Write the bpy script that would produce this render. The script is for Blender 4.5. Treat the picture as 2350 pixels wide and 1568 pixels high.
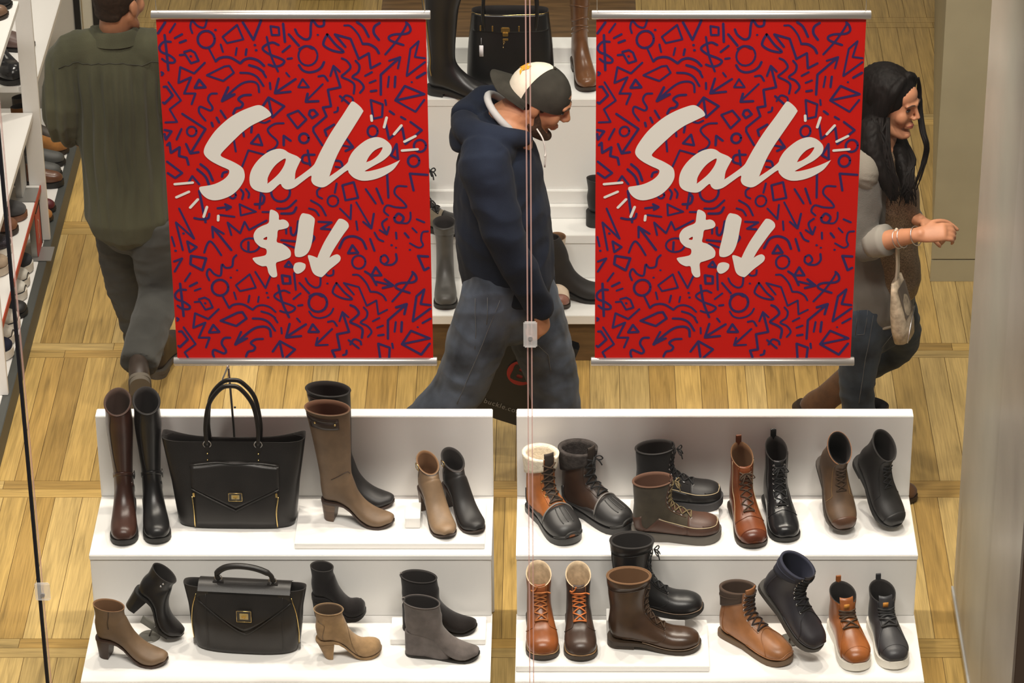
import bpy, bmesh, math, random
from mathutils import Vector, Matrix, noise
random.seed(7)
PI = math.pi
S = bpy.context.scene
COL = S.collection
for o in list(bpy.data.objects): bpy.data.objects.remove(o)

# ------------------------------------------------------------------ camera
F = 8140.0; CX = 1300.0; CY = 784.0; CAMH = 7.0; TH = math.radians(30)
cam = bpy.data.cameras.new('camera'); camo = bpy.data.objects.new('camera', cam); COL.objects.link(camo)
cam.sensor_width = 36.0; cam.lens = F / 2350.0 * 36.0
cam.shift_x = -(CX - 1175.0) / 2350.0; cam.shift_y = 0.0
camo.location = (0, 0, CAMH); camo.rotation_euler = (PI / 2 - TH, 0, 0)
cam.clip_end = 100
S.camera = camo

# ------------------------------------------------------------------ world, lights, exposure
W = bpy.data.worlds.new('mall_light'); S.world = W; W.use_nodes = True
bgn = W.node_tree.nodes['Background']
bgn.inputs[0].default_value = (1.0, .93, .82, 1); bgn.inputs[1].default_value = .22
S.view_settings.view_transform = 'Standard'; S.view_settings.look = 'None'
S.view_settings.exposure = 0.0; S.view_settings.gamma = 1.0; S.view_settings.use_curve_mapping = False
try: S.cycles.use_denoising = True
except Exception: pass
def spot(name, loc, target, power, col=(1, .88, .70), size=100, blend=.7, radius=.06):
    l = bpy.data.lights.new(name, 'SPOT'); l.energy = power; l.color = col
    l.spot_size = math.radians(size); l.spot_blend = blend; l.shadow_soft_size = radius
    o = bpy.data.objects.new(name, l); COL.objects.link(o); o.location = loc
    d = Vector(target) - Vector(loc); o.rotation_euler = d.to_track_quat('-Z', 'Y').to_euler()
    return o
# track spots and downlights in the shop's ceiling, above the picture
for x in (-1.75, -.95, -.2, .55, 1.2):
    spot('shop_track_spot_offscreen', (x, 10.35, 3.5), (x + .03, 9.85, .3), 115, (1, .91, .78), 85, .8, .05)
for (x, y) in ((-2.6, 11.2), (-2.7, 13.2)):
    spot('shop_track_spot_offscreen', (x + 1.2, y, 3.6), (x + .1, y, .3), 115, (1, .91, .78), 85, .8, .05)
for (x, y) in ((-1.6, 12.8), (-.2, 12.3), (1.2, 12.6), (0.2, 14.6), (1.3, 15.0), (-1.4, 14.8), (1.0, 11.2)):
    spot('shop_downlight_offscreen', (x, y, 3.6), (x, y + .05, 0), 58, (1, .91, .78), 100, .9, .08)
# broad lamps in the mall's ceiling, high over the camera's side of the glass
for x in (-2.4, -.2, 2.0):
    spot('mall_ceiling_lamp_offscreen', (x, 4.0, 10.6), (x * .6, 9.8, 1.0), 1650, (1, .94, .86), 38, .6, .9)

# ------------------------------------------------------------------ pixel -> place
CT, ST = math.cos(TH), math.sin(TH)
def ray(u, v):
    a = (u - CX) / F; b = -(v - CY) / F
    return (a, CT + b * ST, -ST + b * CT)
def atZ(u, v, z):
    d = ray(u, v); t = (z - CAMH) / d[2]; return Vector((d[0] * t, d[1] * t, z))
def atY(u, v, y):
    d = ray(u, v); t = y / d[1]; return Vector((d[0] * t, y, CAMH + d[2] * t))

# ------------------------------------------------------------------ materials
MATS = {}
def M(name, col, rough=.5, metal=0., spec=.5, var=0., vscale=8., bump=0., bscale=60., stretch=(1, 1, 1), coat=0., sheen=0., col2=None, alpha=1.):
    if name in MATS: return MATS[name]
    m = bpy.data.materials.new(name); m.use_nodes = True
    nt = m.node_tree; b = nt.nodes['Principled BSDF']
    b.inputs['Base Color'].default_value = (*col, 1); b.inputs['Roughness'].default_value = rough
    b.inputs['Metallic'].default_value = metal; b.inputs['Specular IOR Level'].default_value = spec
    if coat: b.inputs['Coat Weight'].default_value = coat; b.inputs['Coat Roughness'].default_value = .2
    if sheen: b.inputs['Sheen Weight'].default_value = sheen
    m.diffuse_color = (*col, 1)
    if var or bump:
        tc = nt.nodes.new('ShaderNodeTexCoord'); mp = nt.nodes.new('ShaderNodeMapping')
        mp.inputs['Scale'].default_value = stretch
        nt.links.new(tc.outputs['Object'], mp.inputs['Vector'])
    if var:
        n = nt.nodes.new('ShaderNodeTexNoise'); n.inputs['Scale'].default_value = vscale; n.inputs['Detail'].default_value = 6
        nt.links.new(mp.outputs[0], n.inputs['Vector'])
        cr = nt.nodes.new('ShaderNodeValToRGB')
        c2 = col2 if col2 else tuple(c * (1 + var) for c in col)
        cr.color_ramp.elements[0].position = .32; cr.color_ramp.elements[1].position = .68
        cr.color_ramp.elements[0].color = (*[c * (1 - var) for c in col], 1); cr.color_ramp.elements[1].color = (*c2, 1)
        nt.links.new(n.outputs['Fac'], cr.inputs[0]); nt.links.new(cr.outputs[0], b.inputs['Base Color'])
    if bump:
        n2 = nt.nodes.new('ShaderNodeTexNoise'); n2.inputs['Scale'].default_value = bscale; n2.inputs['Detail'].default_value = 3
        nt.links.new(mp.outputs[0], n2.inputs['Vector'])
        bp = nt.nodes.new('ShaderNodeBump'); bp.inputs['Strength'].default_value = bump; bp.inputs['Distance'].default_value = .002
        nt.links.new(n2.outputs['Fac'], bp.inputs['Height']); nt.links.new(bp.outputs[0], b.inputs['Normal'])
    MATS[name] = m
    return m
def leather(name, col, rough=.38, var=.25, coat=.0, bump=.12):
    return M('leather_' + name, col, rough, 0, .42, var, 14, bump, 420, coat=coat)
def suede(name, col):
    return M('suede_' + name, col, .95, 0, .15, .22, 25, .5, 400, sheen=.15)
WHITE = M('white_lacquer', (.80, .785, .76), .42, 0, .4)
DARKWOOD = M('dark_wood', (.10, .055, .02), .4, 0, .5, .35, 5, .1, 60, (1, 8, 8))
GOLD = M('gold_metal', (.75, .55, .22), .25, 1.0)
SILVER = M('silver_metal', (.72, .70, .70), .28, 1.0)
PEWTER = M('dark_metal', (.16, .155, .15), .35, 1.0)
BLACKL = leather('black', (.010, .0095, .010), .33, .3)
BLACKSOLE = M('rubber_black', (.012, .011, .010), .6)
BROWNSOLE = M('sole_brown', (.030, .018, .010), .55)
DARKLINE = M('lining_dark', (.016, .013, .012), .9)
LACEBLK = M('lace_black', (.008, .008, .009), .8)
LACEBRN = M('lace_brown', (.055, .03, .015), .8)
RUBBERWHITE = M('rubber_white', (.72, .68, .60), .5)

# ------------------------------------------------------------------ mesh helpers
def mesh_obj(name, verts, faces, mat, parent=None, smooth=True, mats=None, fm=None):
    me = bpy.data.meshes.new(name); me.from_pydata([tuple(v) for v in verts], [], faces); me.update()
    bm = bmesh.new(); bm.from_mesh(me); bmesh.ops.recalc_face_normals(bm, faces=bm.faces); bm.to_mesh(me); bm.free()
    if mats:
        for mm in mats: me.materials.append(mm)
        for p, k in zip(me.polygons, fm): p.material_index = k
    else: me.materials.append(mat)
    if smooth:
        me.polygons.foreach_set('use_smooth', [True] * len(me.polygons))
    o = bpy.data.objects.new(name, me); COL.objects.link(o)
    if parent: o.parent = parent
    return o
def autosmooth(o, ang=40):
    me = o.data; bm = bmesh.new(); bm.from_mesh(me); a = math.radians(ang)
    for e in bm.edges:
        if len(e.link_faces) == 2 and e.calc_face_angle(0) > a: e.smooth = False
    bm.to_mesh(me); bm.free(); return o
def tag(o, label, cat, group=None):
    o['label'] = label; o['category'] = cat
    if group: o['group'] = group
    return o
def thing(name, label, cat, loc=(0, 0, 0), rot=(0, 0, 0), group=None):
    o = bpy.data.objects.new(name, None); COL.objects.link(o); o.location = loc; o.rotation_euler = rot
    o.empty_display_size = .1
    return tag(o, label, cat, group)
def struct(o): o['kind'] = 'structure'; return o
class MB:
    def __init__(s): s.v = []; s.f = []
    def add(s, v, f):
        n = len(s.v); s.v += [tuple(p) for p in v]; s.f += [tuple(i + n for i in q) for q in f]; return s
    def box(s, x0, x1, y0, y1, z0, z1, b=0.):
        if b <= 0:
            v = [(x, y, z) for z in (z0, z1) for y in (y0, y1) for x in (x0, x1)]
            return s.add(v, [(0, 2, 3, 1), (4, 5, 7, 6), (0, 1, 5, 4), (2, 6, 7, 3), (0, 4, 6, 2), (1, 3, 7, 5)])
        bm = bmesh.new(); bmesh.ops.create_cube(bm, size=1)
        for q in bm.verts: q.co = Vector(((x0 + x1) / 2 + q.co.x * (x1 - x0), (y0 + y1) / 2 + q.co.y * (y1 - y0), (z0 + z1) / 2 + q.co.z * (z1 - z0)))
        bmesh.ops.bevel(bm, geom=bm.edges[:] + bm.verts[:], offset=b, segments=2, affect='EDGES')
        bm.verts.index_update(); s.add([q.co.copy() for q in bm.verts], [[q.index for q in f.verts] for f in bm.faces]); bm.free(); return s
    def tube(s, pts, r, n=8, closed=False):
        pts = [Vector(p) for p in pts]; m = len(pts); rs = r if isinstance(r, (list, tuple)) else [r] * m
        up = None; rings = []
        for i in range(m):
            a = pts[(i - 1) % m] if (closed or i > 0) else pts[i]; c = pts[(i + 1) % m] if (closed or i < m - 1) else pts[i]
            d = (c - a)
            d = d.normalized() if d.length > 1e-9 else Vector((0, 0, 1))
            if up is None: up = d.orthogonal().normalized()
            up = (up - d * up.dot(d)); up = up.normalized() if up.length > 1e-6 else d.orthogonal().normalized()
            sd = d.cross(up)
            rings.append([pts[i] + (up * math.cos(2 * PI * k / n) + sd * math.sin(2 * PI * k / n)) * rs[i] for k in range(n)])
        return s.loft(rings, closed_path=closed)
    def loft(s, rings, closed_path=False, cap0=True, cap1=True):
        n = len(rings[0]); m = len(rings); v = [p for r in rings for p in r]; f = []
        for i in range(m if closed_path else m - 1):
            j = (i + 1) % m
            for k in range(n):
                f.append((i * n + k, i * n + (k + 1) % n, j * n + (k + 1) % n, j * n + k))
        if not closed_path:
            if cap0: f.append(tuple(range(n - 1, -1, -1)))
            if cap1: f.append(tuple((m - 1) * n + k for k in range(n)))
        return s.add(v, f)
    def grid(s, P):
        n = len(P[0]); v = [p for r in P for p in r]
        return s.add(v, [(i * n + k, i * n + k + 1, (i + 1) * n + k + 1, (i + 1) * n + k) for i in range(len(P) - 1) for k in range(n - 1)])
    def torus(s, c, axis, R, r, n=20, m=8):
        axis = Vector(axis).normalized(); u = axis.orthogonal().normalized(); w = axis.cross(u)
        return s.tube([Vector(c) + (u * math.cos(2 * PI * k / n) + w * math.sin(2 * PI * k / n)) * R for k in range(n)], r, m, True)
    def ball(s, c, r, n=10, m=7):
        c = Vector(c); r = r if isinstance(r, (tuple, list)) else (r, r, r)
        rings = []
        for i in range(m + 1):
            t = PI * i / m; t = min(max(t, .02), PI - .02)
            rings.append([c + Vector((r[0] * math.sin(t) * math.cos(2 * PI * k / n), r[1] * math.sin(t) * math.sin(2 * PI * k / n), r[2] * math.cos(t))) for k in range(n)])
        return s.loft(rings)
    def obj(s, name, mat, parent=None, smooth=True, sharp=None):
        o = mesh_obj(name, s.v, s.f, mat, parent, smooth)
        if sharp: autosmooth(o, sharp)
        return o
def boxo(name, x0, x1, y0, y1, z0, z1, mat, parent=None, b=.002):
    return MB().box(x0, x1, y0, y1, z0, z1, b).obj(name, mat, parent, True, 30)
def catmull(P, n, closed=False):
    P = [tuple(p) for p in P]; m = len(P); out = []
    for i in range(m if closed else m - 1):
        p1 = P[i]; p2 = P[(i + 1) % m]
        p0 = P[(i - 1) % m] if (closed or i > 0) else tuple(2 * a - b for a, b in zip(p1, p2))
        p3 = P[(i + 2) % m] if (closed or i < m - 2) else tuple(2 * b - a for a, b in zip(p1, p2))
        for k in range(n):
            t = k / n
            out.append(tuple(.5 * (2 * b + (c - a) * t + (2 * a - 5 * b + 4 * c - d) * t * t + (3 * b - a - 3 * c + d) * t ** 3) for a, b, c, d in zip(p0, p1, p2, p3)))
    if not closed: out.append(P[-1])
    return [Vector(p) for p in out] if len(P[0]) == 3 else out
def lerp(T, x):
    if x <= T[0][0]: return T[0][1]
    for (a, b), (c, d) in zip(T, T[1:]):
        if x <= c: return b + (d - b) * (x - a) / (c - a)
    return T[-1][1]
# ------------------------------------------------------------------ floor: planks in modules with cross bands
def wood_mat(i, col):
    m = bpy.data.materials.new('floor_wood_%d' % i); m.use_nodes = True; nt = m.node_tree; b = nt.nodes['Principled BSDF']
    b.inputs['Roughness'].default_value = .36; b.inputs['Specular IOR Level'].default_value = .4
    tc = nt.nodes.new('ShaderNodeTexCoord'); oi = nt.nodes.new('ShaderNodeObjectInfo')
    ad = nt.nodes.new('ShaderNodeVectorMath'); ad.operation = 'ADD'
    ml = nt.nodes.new('ShaderNodeVectorMath'); ml.operation = 'SCALE'; ml.inputs['Scale'].default_value = 37.0
    cb = nt.nodes.new('ShaderNodeCombineXYZ')
    nt.links.new(oi.outputs['Random'], cb.inputs[0]); nt.links.new(oi.outputs['Random'], cb.inputs[1]); nt.links.new(cb.outputs[0], ml.inputs[0])
    nt.links.new(tc.outputs['Object'], ad.inputs[0]); nt.links.new(ml.outputs[0], ad.inputs[1])
    mp = nt.nodes.new('ShaderNodeMapping'); mp.inputs['Scale'].default_value = (15, 1.1, 4)
    nt.links.new(ad.outputs[0], mp.inputs[0])
    n = nt.nodes.new('ShaderNodeTexNoise'); n.inputs['Scale'].default_value = 2.2; n.inputs['Detail'].default_value = 7; n.inputs['Distortion'].default_value = .9
    nt.links.new(mp.outputs[0], n.inputs['Vector'])
    cr = nt.nodes.new('ShaderNodeValToRGB'); e = cr.color_ramp.elements
    e[0].position = .30; e[0].color = (*[c * .66 for c in col], 1); e[1].position = .62; e[1].color = (*[c * 1.12 for c in col], 1)
    k = e.new(.40); k.color = (*[c * .92 for c in col], 1)
    nt.links.new(n.outputs['Fac'], cr.inputs[0])
    mp2 = nt.nodes.new('ShaderNodeMapping'); mp2.inputs['Scale'].default_value = (120, 3.5, 10); nt.links.new(ad.outputs[0], mp2.inputs[0])
    n2 = nt.nodes.new('ShaderNodeTexNoise'); n2.inputs['Scale'].default_value = 1.6; n2.inputs['Detail'].default_value = 5; nt.links.new(mp2.outputs[0], n2.inputs['Vector'])
    mr2 = nt.nodes.new('ShaderNodeMapRange'); mr2.inputs[1].default_value = .35; mr2.inputs[2].default_value = .6; mr2.inputs[3].default_value = .80; mr2.inputs[4].default_value = 1.06; nt.links.new(n2.outputs['Fac'], mr2.inputs[0])
    hv = nt.nodes.new('ShaderNodeHueSaturation'); mr = nt.nodes.new('ShaderNodeMapRange'); mr.inputs[3].default_value = .80; mr.inputs[4].default_value = 1.18
    nt.links.new(oi.outputs['Random'], mr.inputs[0]); mm = nt.nodes.new('ShaderNodeMath'); mm.operation = 'MULTIPLY'; nt.links.new(mr.outputs[0], mm.inputs[0]); nt.links.new(mr2.outputs[0], mm.inputs[1]); nt.links.new(mm.outputs[0], hv.inputs['Value']); nt.links.new(cr.outputs[0], hv.inputs['Color'])
    nt.links.new(hv.outputs[0], b.inputs['Base Color'])
    return m
WOODS = [wood_mat(0, (.46, .305, .098)), wood_mat(1, (.415, .262, .078)), wood_mat(2, (.49, .345, .132))]
floor = struct(boxo('floor', -3.6, 2.6, 8.6, 17.4, -.05, -.004, M('floor_joint', (.15, .09, .03), .8), None, 0))
floor['label'] = 'light oak plank floor laid in square modules with cross bands'
rw = random.Random(3)
pm = {}
def plank_mesh(wx, ly, mi):
    key = (round(wx, 3), round(ly, 3), mi)
    if key not in pm:
        m = MB().box(-wx / 2, wx / 2, -ly / 2, ly / 2, -.004, 0.0)
        me = bpy.data.meshes.new('plank'); me.from_pydata(m.v, [], m.f); me.materials.append(WOODS[mi]); me.update()
        pm[key] = me
    return pm[key]
def plank(x, y, wx, ly, mi, rz=0):
    o = bpy.data.objects.new('plank', plank_mesh(wx, ly, mi)); COL.objects.link(o); o.location = (x, y, 0); o.rotation_euler[2] = rz
    o.parent = floor
far = MB()
for k in range(-1, 7):
    y0 = 10.075 + 1.018 * k          # band [y0-.112, y0], planks run up to the next band
    x = -3.0 if k < 2 else -2.15
    while x < 2.3:
        w = rw.choice((.075, .09, .1, .115)); xr = x + w
        ly = 1.018 - .112 - .003
        if k <= 3 and (x + xr) / 2 > (-2.75, -2.8, -2.65, -2.2, -2.2)[k + 1] and (x + xr) / 2 < (1.45, 1.45, 1.75, 1.9, 1.9)[k + 1]: plank((x + xr) / 2, y0 + ly / 2 + .0015, w - .0022, ly, rw.randrange(3))
        else: far.box(x, xr - .002, y0 + .0015, y0 + ly, -.004, 0)
        x = xr
    for j in range(2):
        x = -3.0 - rw.random() * .4
        while x < 2.3:
            L = rw.choice((.9, 1.1, 1.3))
            if k <= 4: plank(x + L / 2, y0 - .112 + .056 * j + .028, .054, L - .002, rw.randrange(3), PI / 2)
            else: far.box(x, x + L - .002, y0 - .112 + .056 * j + .001, y0 - .112 + .056 * j + .055, -.004, 0)
            x += L
fo = far.obj('plank_field', WOODS[0], floor, False); fo['kind'] = 'stuff'

# ------------------------------------------------------------------ walls on the right
GREYW = M('grey_panel', (.46, .435, .37), .38, 0, .5, .06, 5, .05, 60)
TAUPEW = M('taupe_panel', (.40, .355, .23), .55, 0, .4, .05, 6)
wr = struct(boxo('wall_right', 1.352, 1.75, 8.74, 10.305, .035, 3.4, GREYW, None, .003))
struct(boxo('baseboard_right', 1.375, 1.75, 8.76, 10.285, 0, .035, GREYW, None, 0))
struct(boxo('trim_1', 1.345, 1.352, 8.72, 10.312, .035, .060, M('trim_alu', (.55, .55, .54), .35, .6), None, .001))
struct(boxo('trim_2', 1.34, 1.75, 8.69, 8.738, 0, 3.4, M('dark_trim', (.06, .035, .02), .5), None, .002))
# column further back: front face and slanted left side
cA, cB = Vector((1.486, 12.624, 0)), Vector((1.744, 15.361, 0))
m = MB()
ft = [(cA.x, cA.y), (2.6, cA.y), (2.6, 15.5), (cB.x, cB.y)]
m.add([(x, y, 0.0) for x, y in ft] + [(x, y, 3.4) for x, y in ft], [(3, 2, 1, 0), (4, 5, 6, 7), (0, 1, 5, 4), (1, 2, 6, 5), (2, 3, 7, 6), (3, 0, 4, 7)])
wb = struct(m.obj('wall_back', TAUPEW, None, False))
struct(boxo('baseboard_back', 1.478, 2.6, 12.612, 12.6235, 0, .098, TAUPEW, None, .001))
struct(boxo('trim_3', 1.478, 2.6, 12.612, 12.6235, .104, 3.4, TAUPEW, None, .001))

# ------------------------------------------------------------------ glazing
gm = bpy.data.materials.new('clear_glass'); gm.use_nodes = True; nt = gm.node_tree; nt.nodes.clear()
out = nt.nodes.new('ShaderNodeOutputMaterial'); mx = nt.nodes.new('ShaderNodeMixShader'); tr = nt.nodes.new('ShaderNodeBsdfTransparent'); gl = nt.nodes.new('ShaderNodeBsdfGlossy')
gl.inputs['Roughness'].default_value = .02; tr.inputs[0].default_value = (.985, .985, .98, 1); mx.inputs[0].default_value = .012
nt.links.new(tr.outputs[0], mx.inputs[1]); nt.links.new(gl.outputs[0], mx.inputs[2]); nt.links.new(mx.outputs[0], out.inputs[0])
GLASS = gm
acm = bpy.data.materials.new('acrylic'); acm.use_nodes = True; nt = acm.node_tree; b = nt.nodes['Principled BSDF']
b.inputs['Base Color'].default_value = (.92, .90, .88, 1); b.inputs['Roughness'].default_value = .1; b.inputs['Alpha'].default_value = .30
ACRYL = acm
edm = bpy.data.materials.new('glass_edge_light'); edm.use_nodes = True; b = edm.node_tree.nodes['Principled BSDF']
b.inputs['Base Color'].default_value = (.85, .52, .46, 1); b.inputs['Roughness'].default_value = .15; b.inputs['Alpha'].default_value = .40
GY = 9.40
for i, (x0, x1) in enumerate(((-3.3, -1.684), (-1.672, -.1165), (-.1085, 1.344))):
    p = struct(boxo('window_%d' % (i + 1), x0, x1, GY - .005, GY + .005, .02, 3.4, GLASS, None, 0))
    if i == 0: boxo('gasket', x1 - .002, x1 + .008, GY - .008, GY + .008, .02, 3.4, M('gasket_black', (.004, .004, .008), .6), p, 0)
    if i == 1:
        boxo('glass_edge', x0, x0 + .004, GY - .006, GY + .006, .02, 3.4, edm, p, 0)
        boxo('glass_edge', x1 - .0042, x1, GY - .006, GY + .006, .02, 3.4, edm, p, 0)
    if i == 2: boxo('glass_edge', x0, x0 + .0042, GY - .006, GY + .006, .02, 3.4, edm, p, 0)
def clip(u, v, lab, w=.021, h=.045):
    c = atY(u, v, GY - .012)
    t = thing('glass_clip', lab, 'glass clip', (c.x, GY - .0145, c.z))
    MB().box(-w, w, -.006, .006, -h, h, .004).obj('clip_plate', ACRYL, t, True, 30)
    MB().tube([(0, -.002, -.01), (0, -.009, -.01)], .007, 12).obj('screw', M('screw_pale', (.5, .47, .46), .3, .6), t, True, 40)
clip(1217, 767, 'clear acrylic clip on the glass joint before the man in the navy hoodie')
clip(98, 1357, 'clear acrylic clip on the black glass joint over the plank floor', .024, .033)

# ------------------------------------------------------------------ display stands
def stand(x0, x1, label):
    cx = (x0 + x1) / 2; w = (x1 - x0) / 2
    t = thing('display_stand', label, 'display stand', (cx, 9.468, 0))
    B = lambda n, y0, y1, z0, z1, a=0., c=0.: MB().box(-w + a, w - a, y0 - 9.468, y1 - 9.468, z0, z1, .0025).obj(n, WHITE, t, True, 30)
    B('lower_shelf', 9.468, 9.866, .230, .250)
    B('front_panel', 9.476, 9.494, 0, .230, .002)
    B('riser', 9.850, 9.868, .250, .475, .002)
    B('upper_shelf', 9.846, 10.230, .475, .495)
    B('back_panel', 10.2095, 10.26, .4955, .815)
    B('rear_panel', 10.235, 10.255, 0, .475, .002)
    for s in (-1, 1):
        MB().box(s * (w - .02) - .01, s * (w - .02) + .01, .03, .38, 0, .229).obj('side_panel', WHITE, t, False)
        MB().box(s * (w - .02) - .01, s * (w - .02) + .01, .401, .766, 0, .474).obj('side_panel', WHITE, t, False)
    return t
stand(-1.586, -.249, 'white two-step display stand holding tote, satchel and heeled boots')
stand(-.168, 1.168, 'white two-step display stand holding laced boots and high-top sneakers')
def slab(name, label, cat, px0, px1, z, th, depth):
    a = atZ(px0[0], px0[1], z + th); b = atZ(px1[0], px1[1], z + th)
    o = MB().box(0, (b.x - a.x), 0, depth, 0.0006, th, .0015).obj(name, WHITE, None, True, 30)
    o.location = (a.x, a.y, z); return tag(o, label, cat)
ZU, ZL = .495, .25
slab('display_riser', 'low white riser under the brown heeled boots beside the tote', 'riser', (676, 1248), (1112, 1248), ZU, .022, .27)
slab('display_riser', 'low white riser under the laced boots at the glass joint', 'riser', (1184, 1530), (1628, 1530), ZL, .022, .27)
slab('display_block', 'small white block under the black suede wedge boot', 'block', (896, 1468), (1114, 1465), ZL, .022, .135)
slab('display_block', 'small white block under the black moccasin boot', 'block', (1448, 1180), (1650, 1182), ZU, .032, .09)
slab('display_block', 'little white cube beside the taupe buckle ankle boot', 'block', (930, 1190), (964, 1190), ZU + .022, .040, .10)
slab('display_block', 'white block lifting the tall black laced boot', 'block', (1392, 1424), (1572, 1424), ZL + .022, .058, .07)

# ------------------------------------------------------------------ stepped gondola in the middle of the shop
GOND = M('white_gondola', (.76, .76, .73), .5)
g = thing('stepped_gondola', 'white stepped gondola behind the man in the navy hoodie', 'display stand', (-.05, 11.95, 0))
def gb(n, y0, y1, z0, z1, a=0., mat=GOND): return MB().box(-1.15 + a, 1.05 - a, y0 - 11.95, y1 - 11.95, z0, z1, .002).obj(n, mat, g, True, 30)
gb('kick_board', 11.975, 11.995, 0, .177, .02, DARKWOOD)
gb('shelf', 11.95, 12.262, .177, .216)
gb('riser', 12.25, 12.27, .216, .373, .01)
gb('shelf', 12.245, 12.46, .373, .411)
gb('step', 12.385, 12.43, .411, .465, .01); gb('step', 12.41, 12.43, .465, .52, .01)
gb('back_panel', 12.43, 12.45, .411, .882, .01)
gb('shelf', 12.428, 12.77, .882, .914)
gb('step', 12.753, 12.854, .914, .981)
gb('rear_panel', 12.80, 12.84, 0, .912, .01)
# dark table further back
t = thing('dark_table', 'dark wooden table standing behind the white stepped gondola', 'table', (.05, 13.9, 0))
MB().box(-.85, .25, -.45, .5, .52, .58, .004).obj('table_top', DARKWOOD, t, True, 30)
for sx in (-.78, .18):
    for sy in (-.38, .43): MB().box(sx - .04, sx + .04, sy - .04, sy + .04, 0, .519).obj('leg', DARKWOOD, t, False)
MB().box(-.85, .25, .44, .47, .581, .80, .003).obj('back_board', M('black_board', (.012, .01, .008), .6), t, True, 30)
m = MB().box(-.16, .16, -.08, .08, 0, .3, .03); o = m.obj('black_box_bag', BLACKL, None, True, 50)
p = atZ(752, 16, .0); o.location = (p.x, p.y + .15, 0); tag(o, 'black bag standing on the floor behind the banner with khaki-shirted man', 'bag')
MB().tube([(-.09, 0, .29), (-.07, 0, .40), (0, 0, .43), (.07, 0, .40), (.09, 0, .29)], .008).obj('handle', BLACKL, o)

# ------------------------------------------------------------------ shoe shelving unit on the left
UN = M('white_unit', (.76, .75, .73), .5)
u = thing('shoe_shelving_unit', 'white open shoe shelving unit with dark plinth along the aisle', 'shelving', (-2.105, 11.0, 0))
def ub(n, x0, x1, y0, y1, z0, z1, mat=UN, b=.002): return MB().box(x0 + 2.105, x1 + 2.105, y0 - 11, y1 - 11, z0, z1, b).obj(n, mat, u, True, 30)
PL = M('plinth_grey', (.058, .062, .058), .5)
ub('plinth', -2.138, -2.105, 10.55, 14.0, 0, .1004, PL)
ub('deck', -2.75, -2.1385, 10.55, 14.0, .06, .100)
ub('upright', -2.18, -2.113, 12.779, 12.80, .1005, 2.2); ub('upright', -2.20, -2.116, 11.542, 11.563, .1005, 2.2)
ub('upright', -2.75, -2.68, 12.779, 12.80, .1005, 2.2)
ub('back_panel', -2.78, -2.755, 10.55, 14.0, 0, 2.2)
ub('shelf', -2.75, -2.14, 11.565, 12.777, .655, .683)
s2 = ub('shelf', -2.75, -2.137, 11.565, 12.777, .330, .355)
ub('shelf', -2.75, -2.13, 12.81, 13.7, .755, .783)
ub('shelf', -2.75, -2.112, 11.565, 12.5, 1.272, 1.30)
ub('price_rail', -2.1365, -2.132, 11.565, 12.777, .329, .356, M('red_rail', (.42, .045, .02), .5), .0005)
BLK = M('black_frame', (.010, .010, .010), .4)
# fitting-wall beyond the shelving
WL = M('pale_wall', (.52, .50, .45), .5)
fx = lambda uu, vv, y: atY(uu, vv, y).x
yy = 14.05
struct(boxo('wall_left', -2.75, fx(172, 60, yy), yy, yy + .04, 0, 2.6, WL, None, .002))
struct(boxo('trim_4', fx(173, 60, yy), fx(186, 60, yy), yy - .01, yy + .05, 0, 2.6, BLK, None, .001))
d = struct(boxo('door_1', fx(186.5, 60, yy), fx(215, 60, yy), yy, yy + .04, 0, 2.6, M('cream_door', (.62, .60, .50), .5), None, .002))
boxo('door_bead', fx(190, 60, yy), fx(192, 60, yy), yy - .004, yy, 0, 2.6, M('bead', (.35, .28, .16), .5), d, 0)
struct(boxo('trim_5', fx(215.5, 60, yy), fx(230, 60, yy), yy - .01, yy + .05, 0, 2.6, BLK, None, .001))
# ------------------------------------------------------------------ sale banners
BY = 9.75
RED = M('banner_red', (.60, .008, .004), .6, 0, .15, .06, 3)
BLUE = M('print_blue', (.028, .012, .105), .6)
CREAM = M('print_white', (.84, .79, .73), .6)
BX0, BX1, BZ0, BZ1 = -1.238, -.424, 1.308, 2.496
def z1(p): return (330 + p[0] * .28936, p[1] * .28936)
def z2(p): return (330 + p[0] * .28936, 400 + p[1] * .28936)
def z3(p): return (440 + p[0] * .22128, 210 + p[1] * .22128)
def z4(p): return (560 + p[0] * .12758, 460 + p[1] * .12758)
def bl(q):                                  # photo pixel on the banner -> banner local (x, z)
    w = atY(q[0], q[1], BY); return (w.x - (BX0 + BX1) / 2, w.z - BZ0)
def circ(cx, cy, rx, ry=None, a0=0, a1=351):
    ry = ry or rx
    return [(cx + rx * math.cos(math.radians(a0 + (a1 - a0) * k / 16)), cy + ry * math.sin(math.radians(a0 + (a1 - a0) * k / 16))) for k in range(17)]
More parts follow.
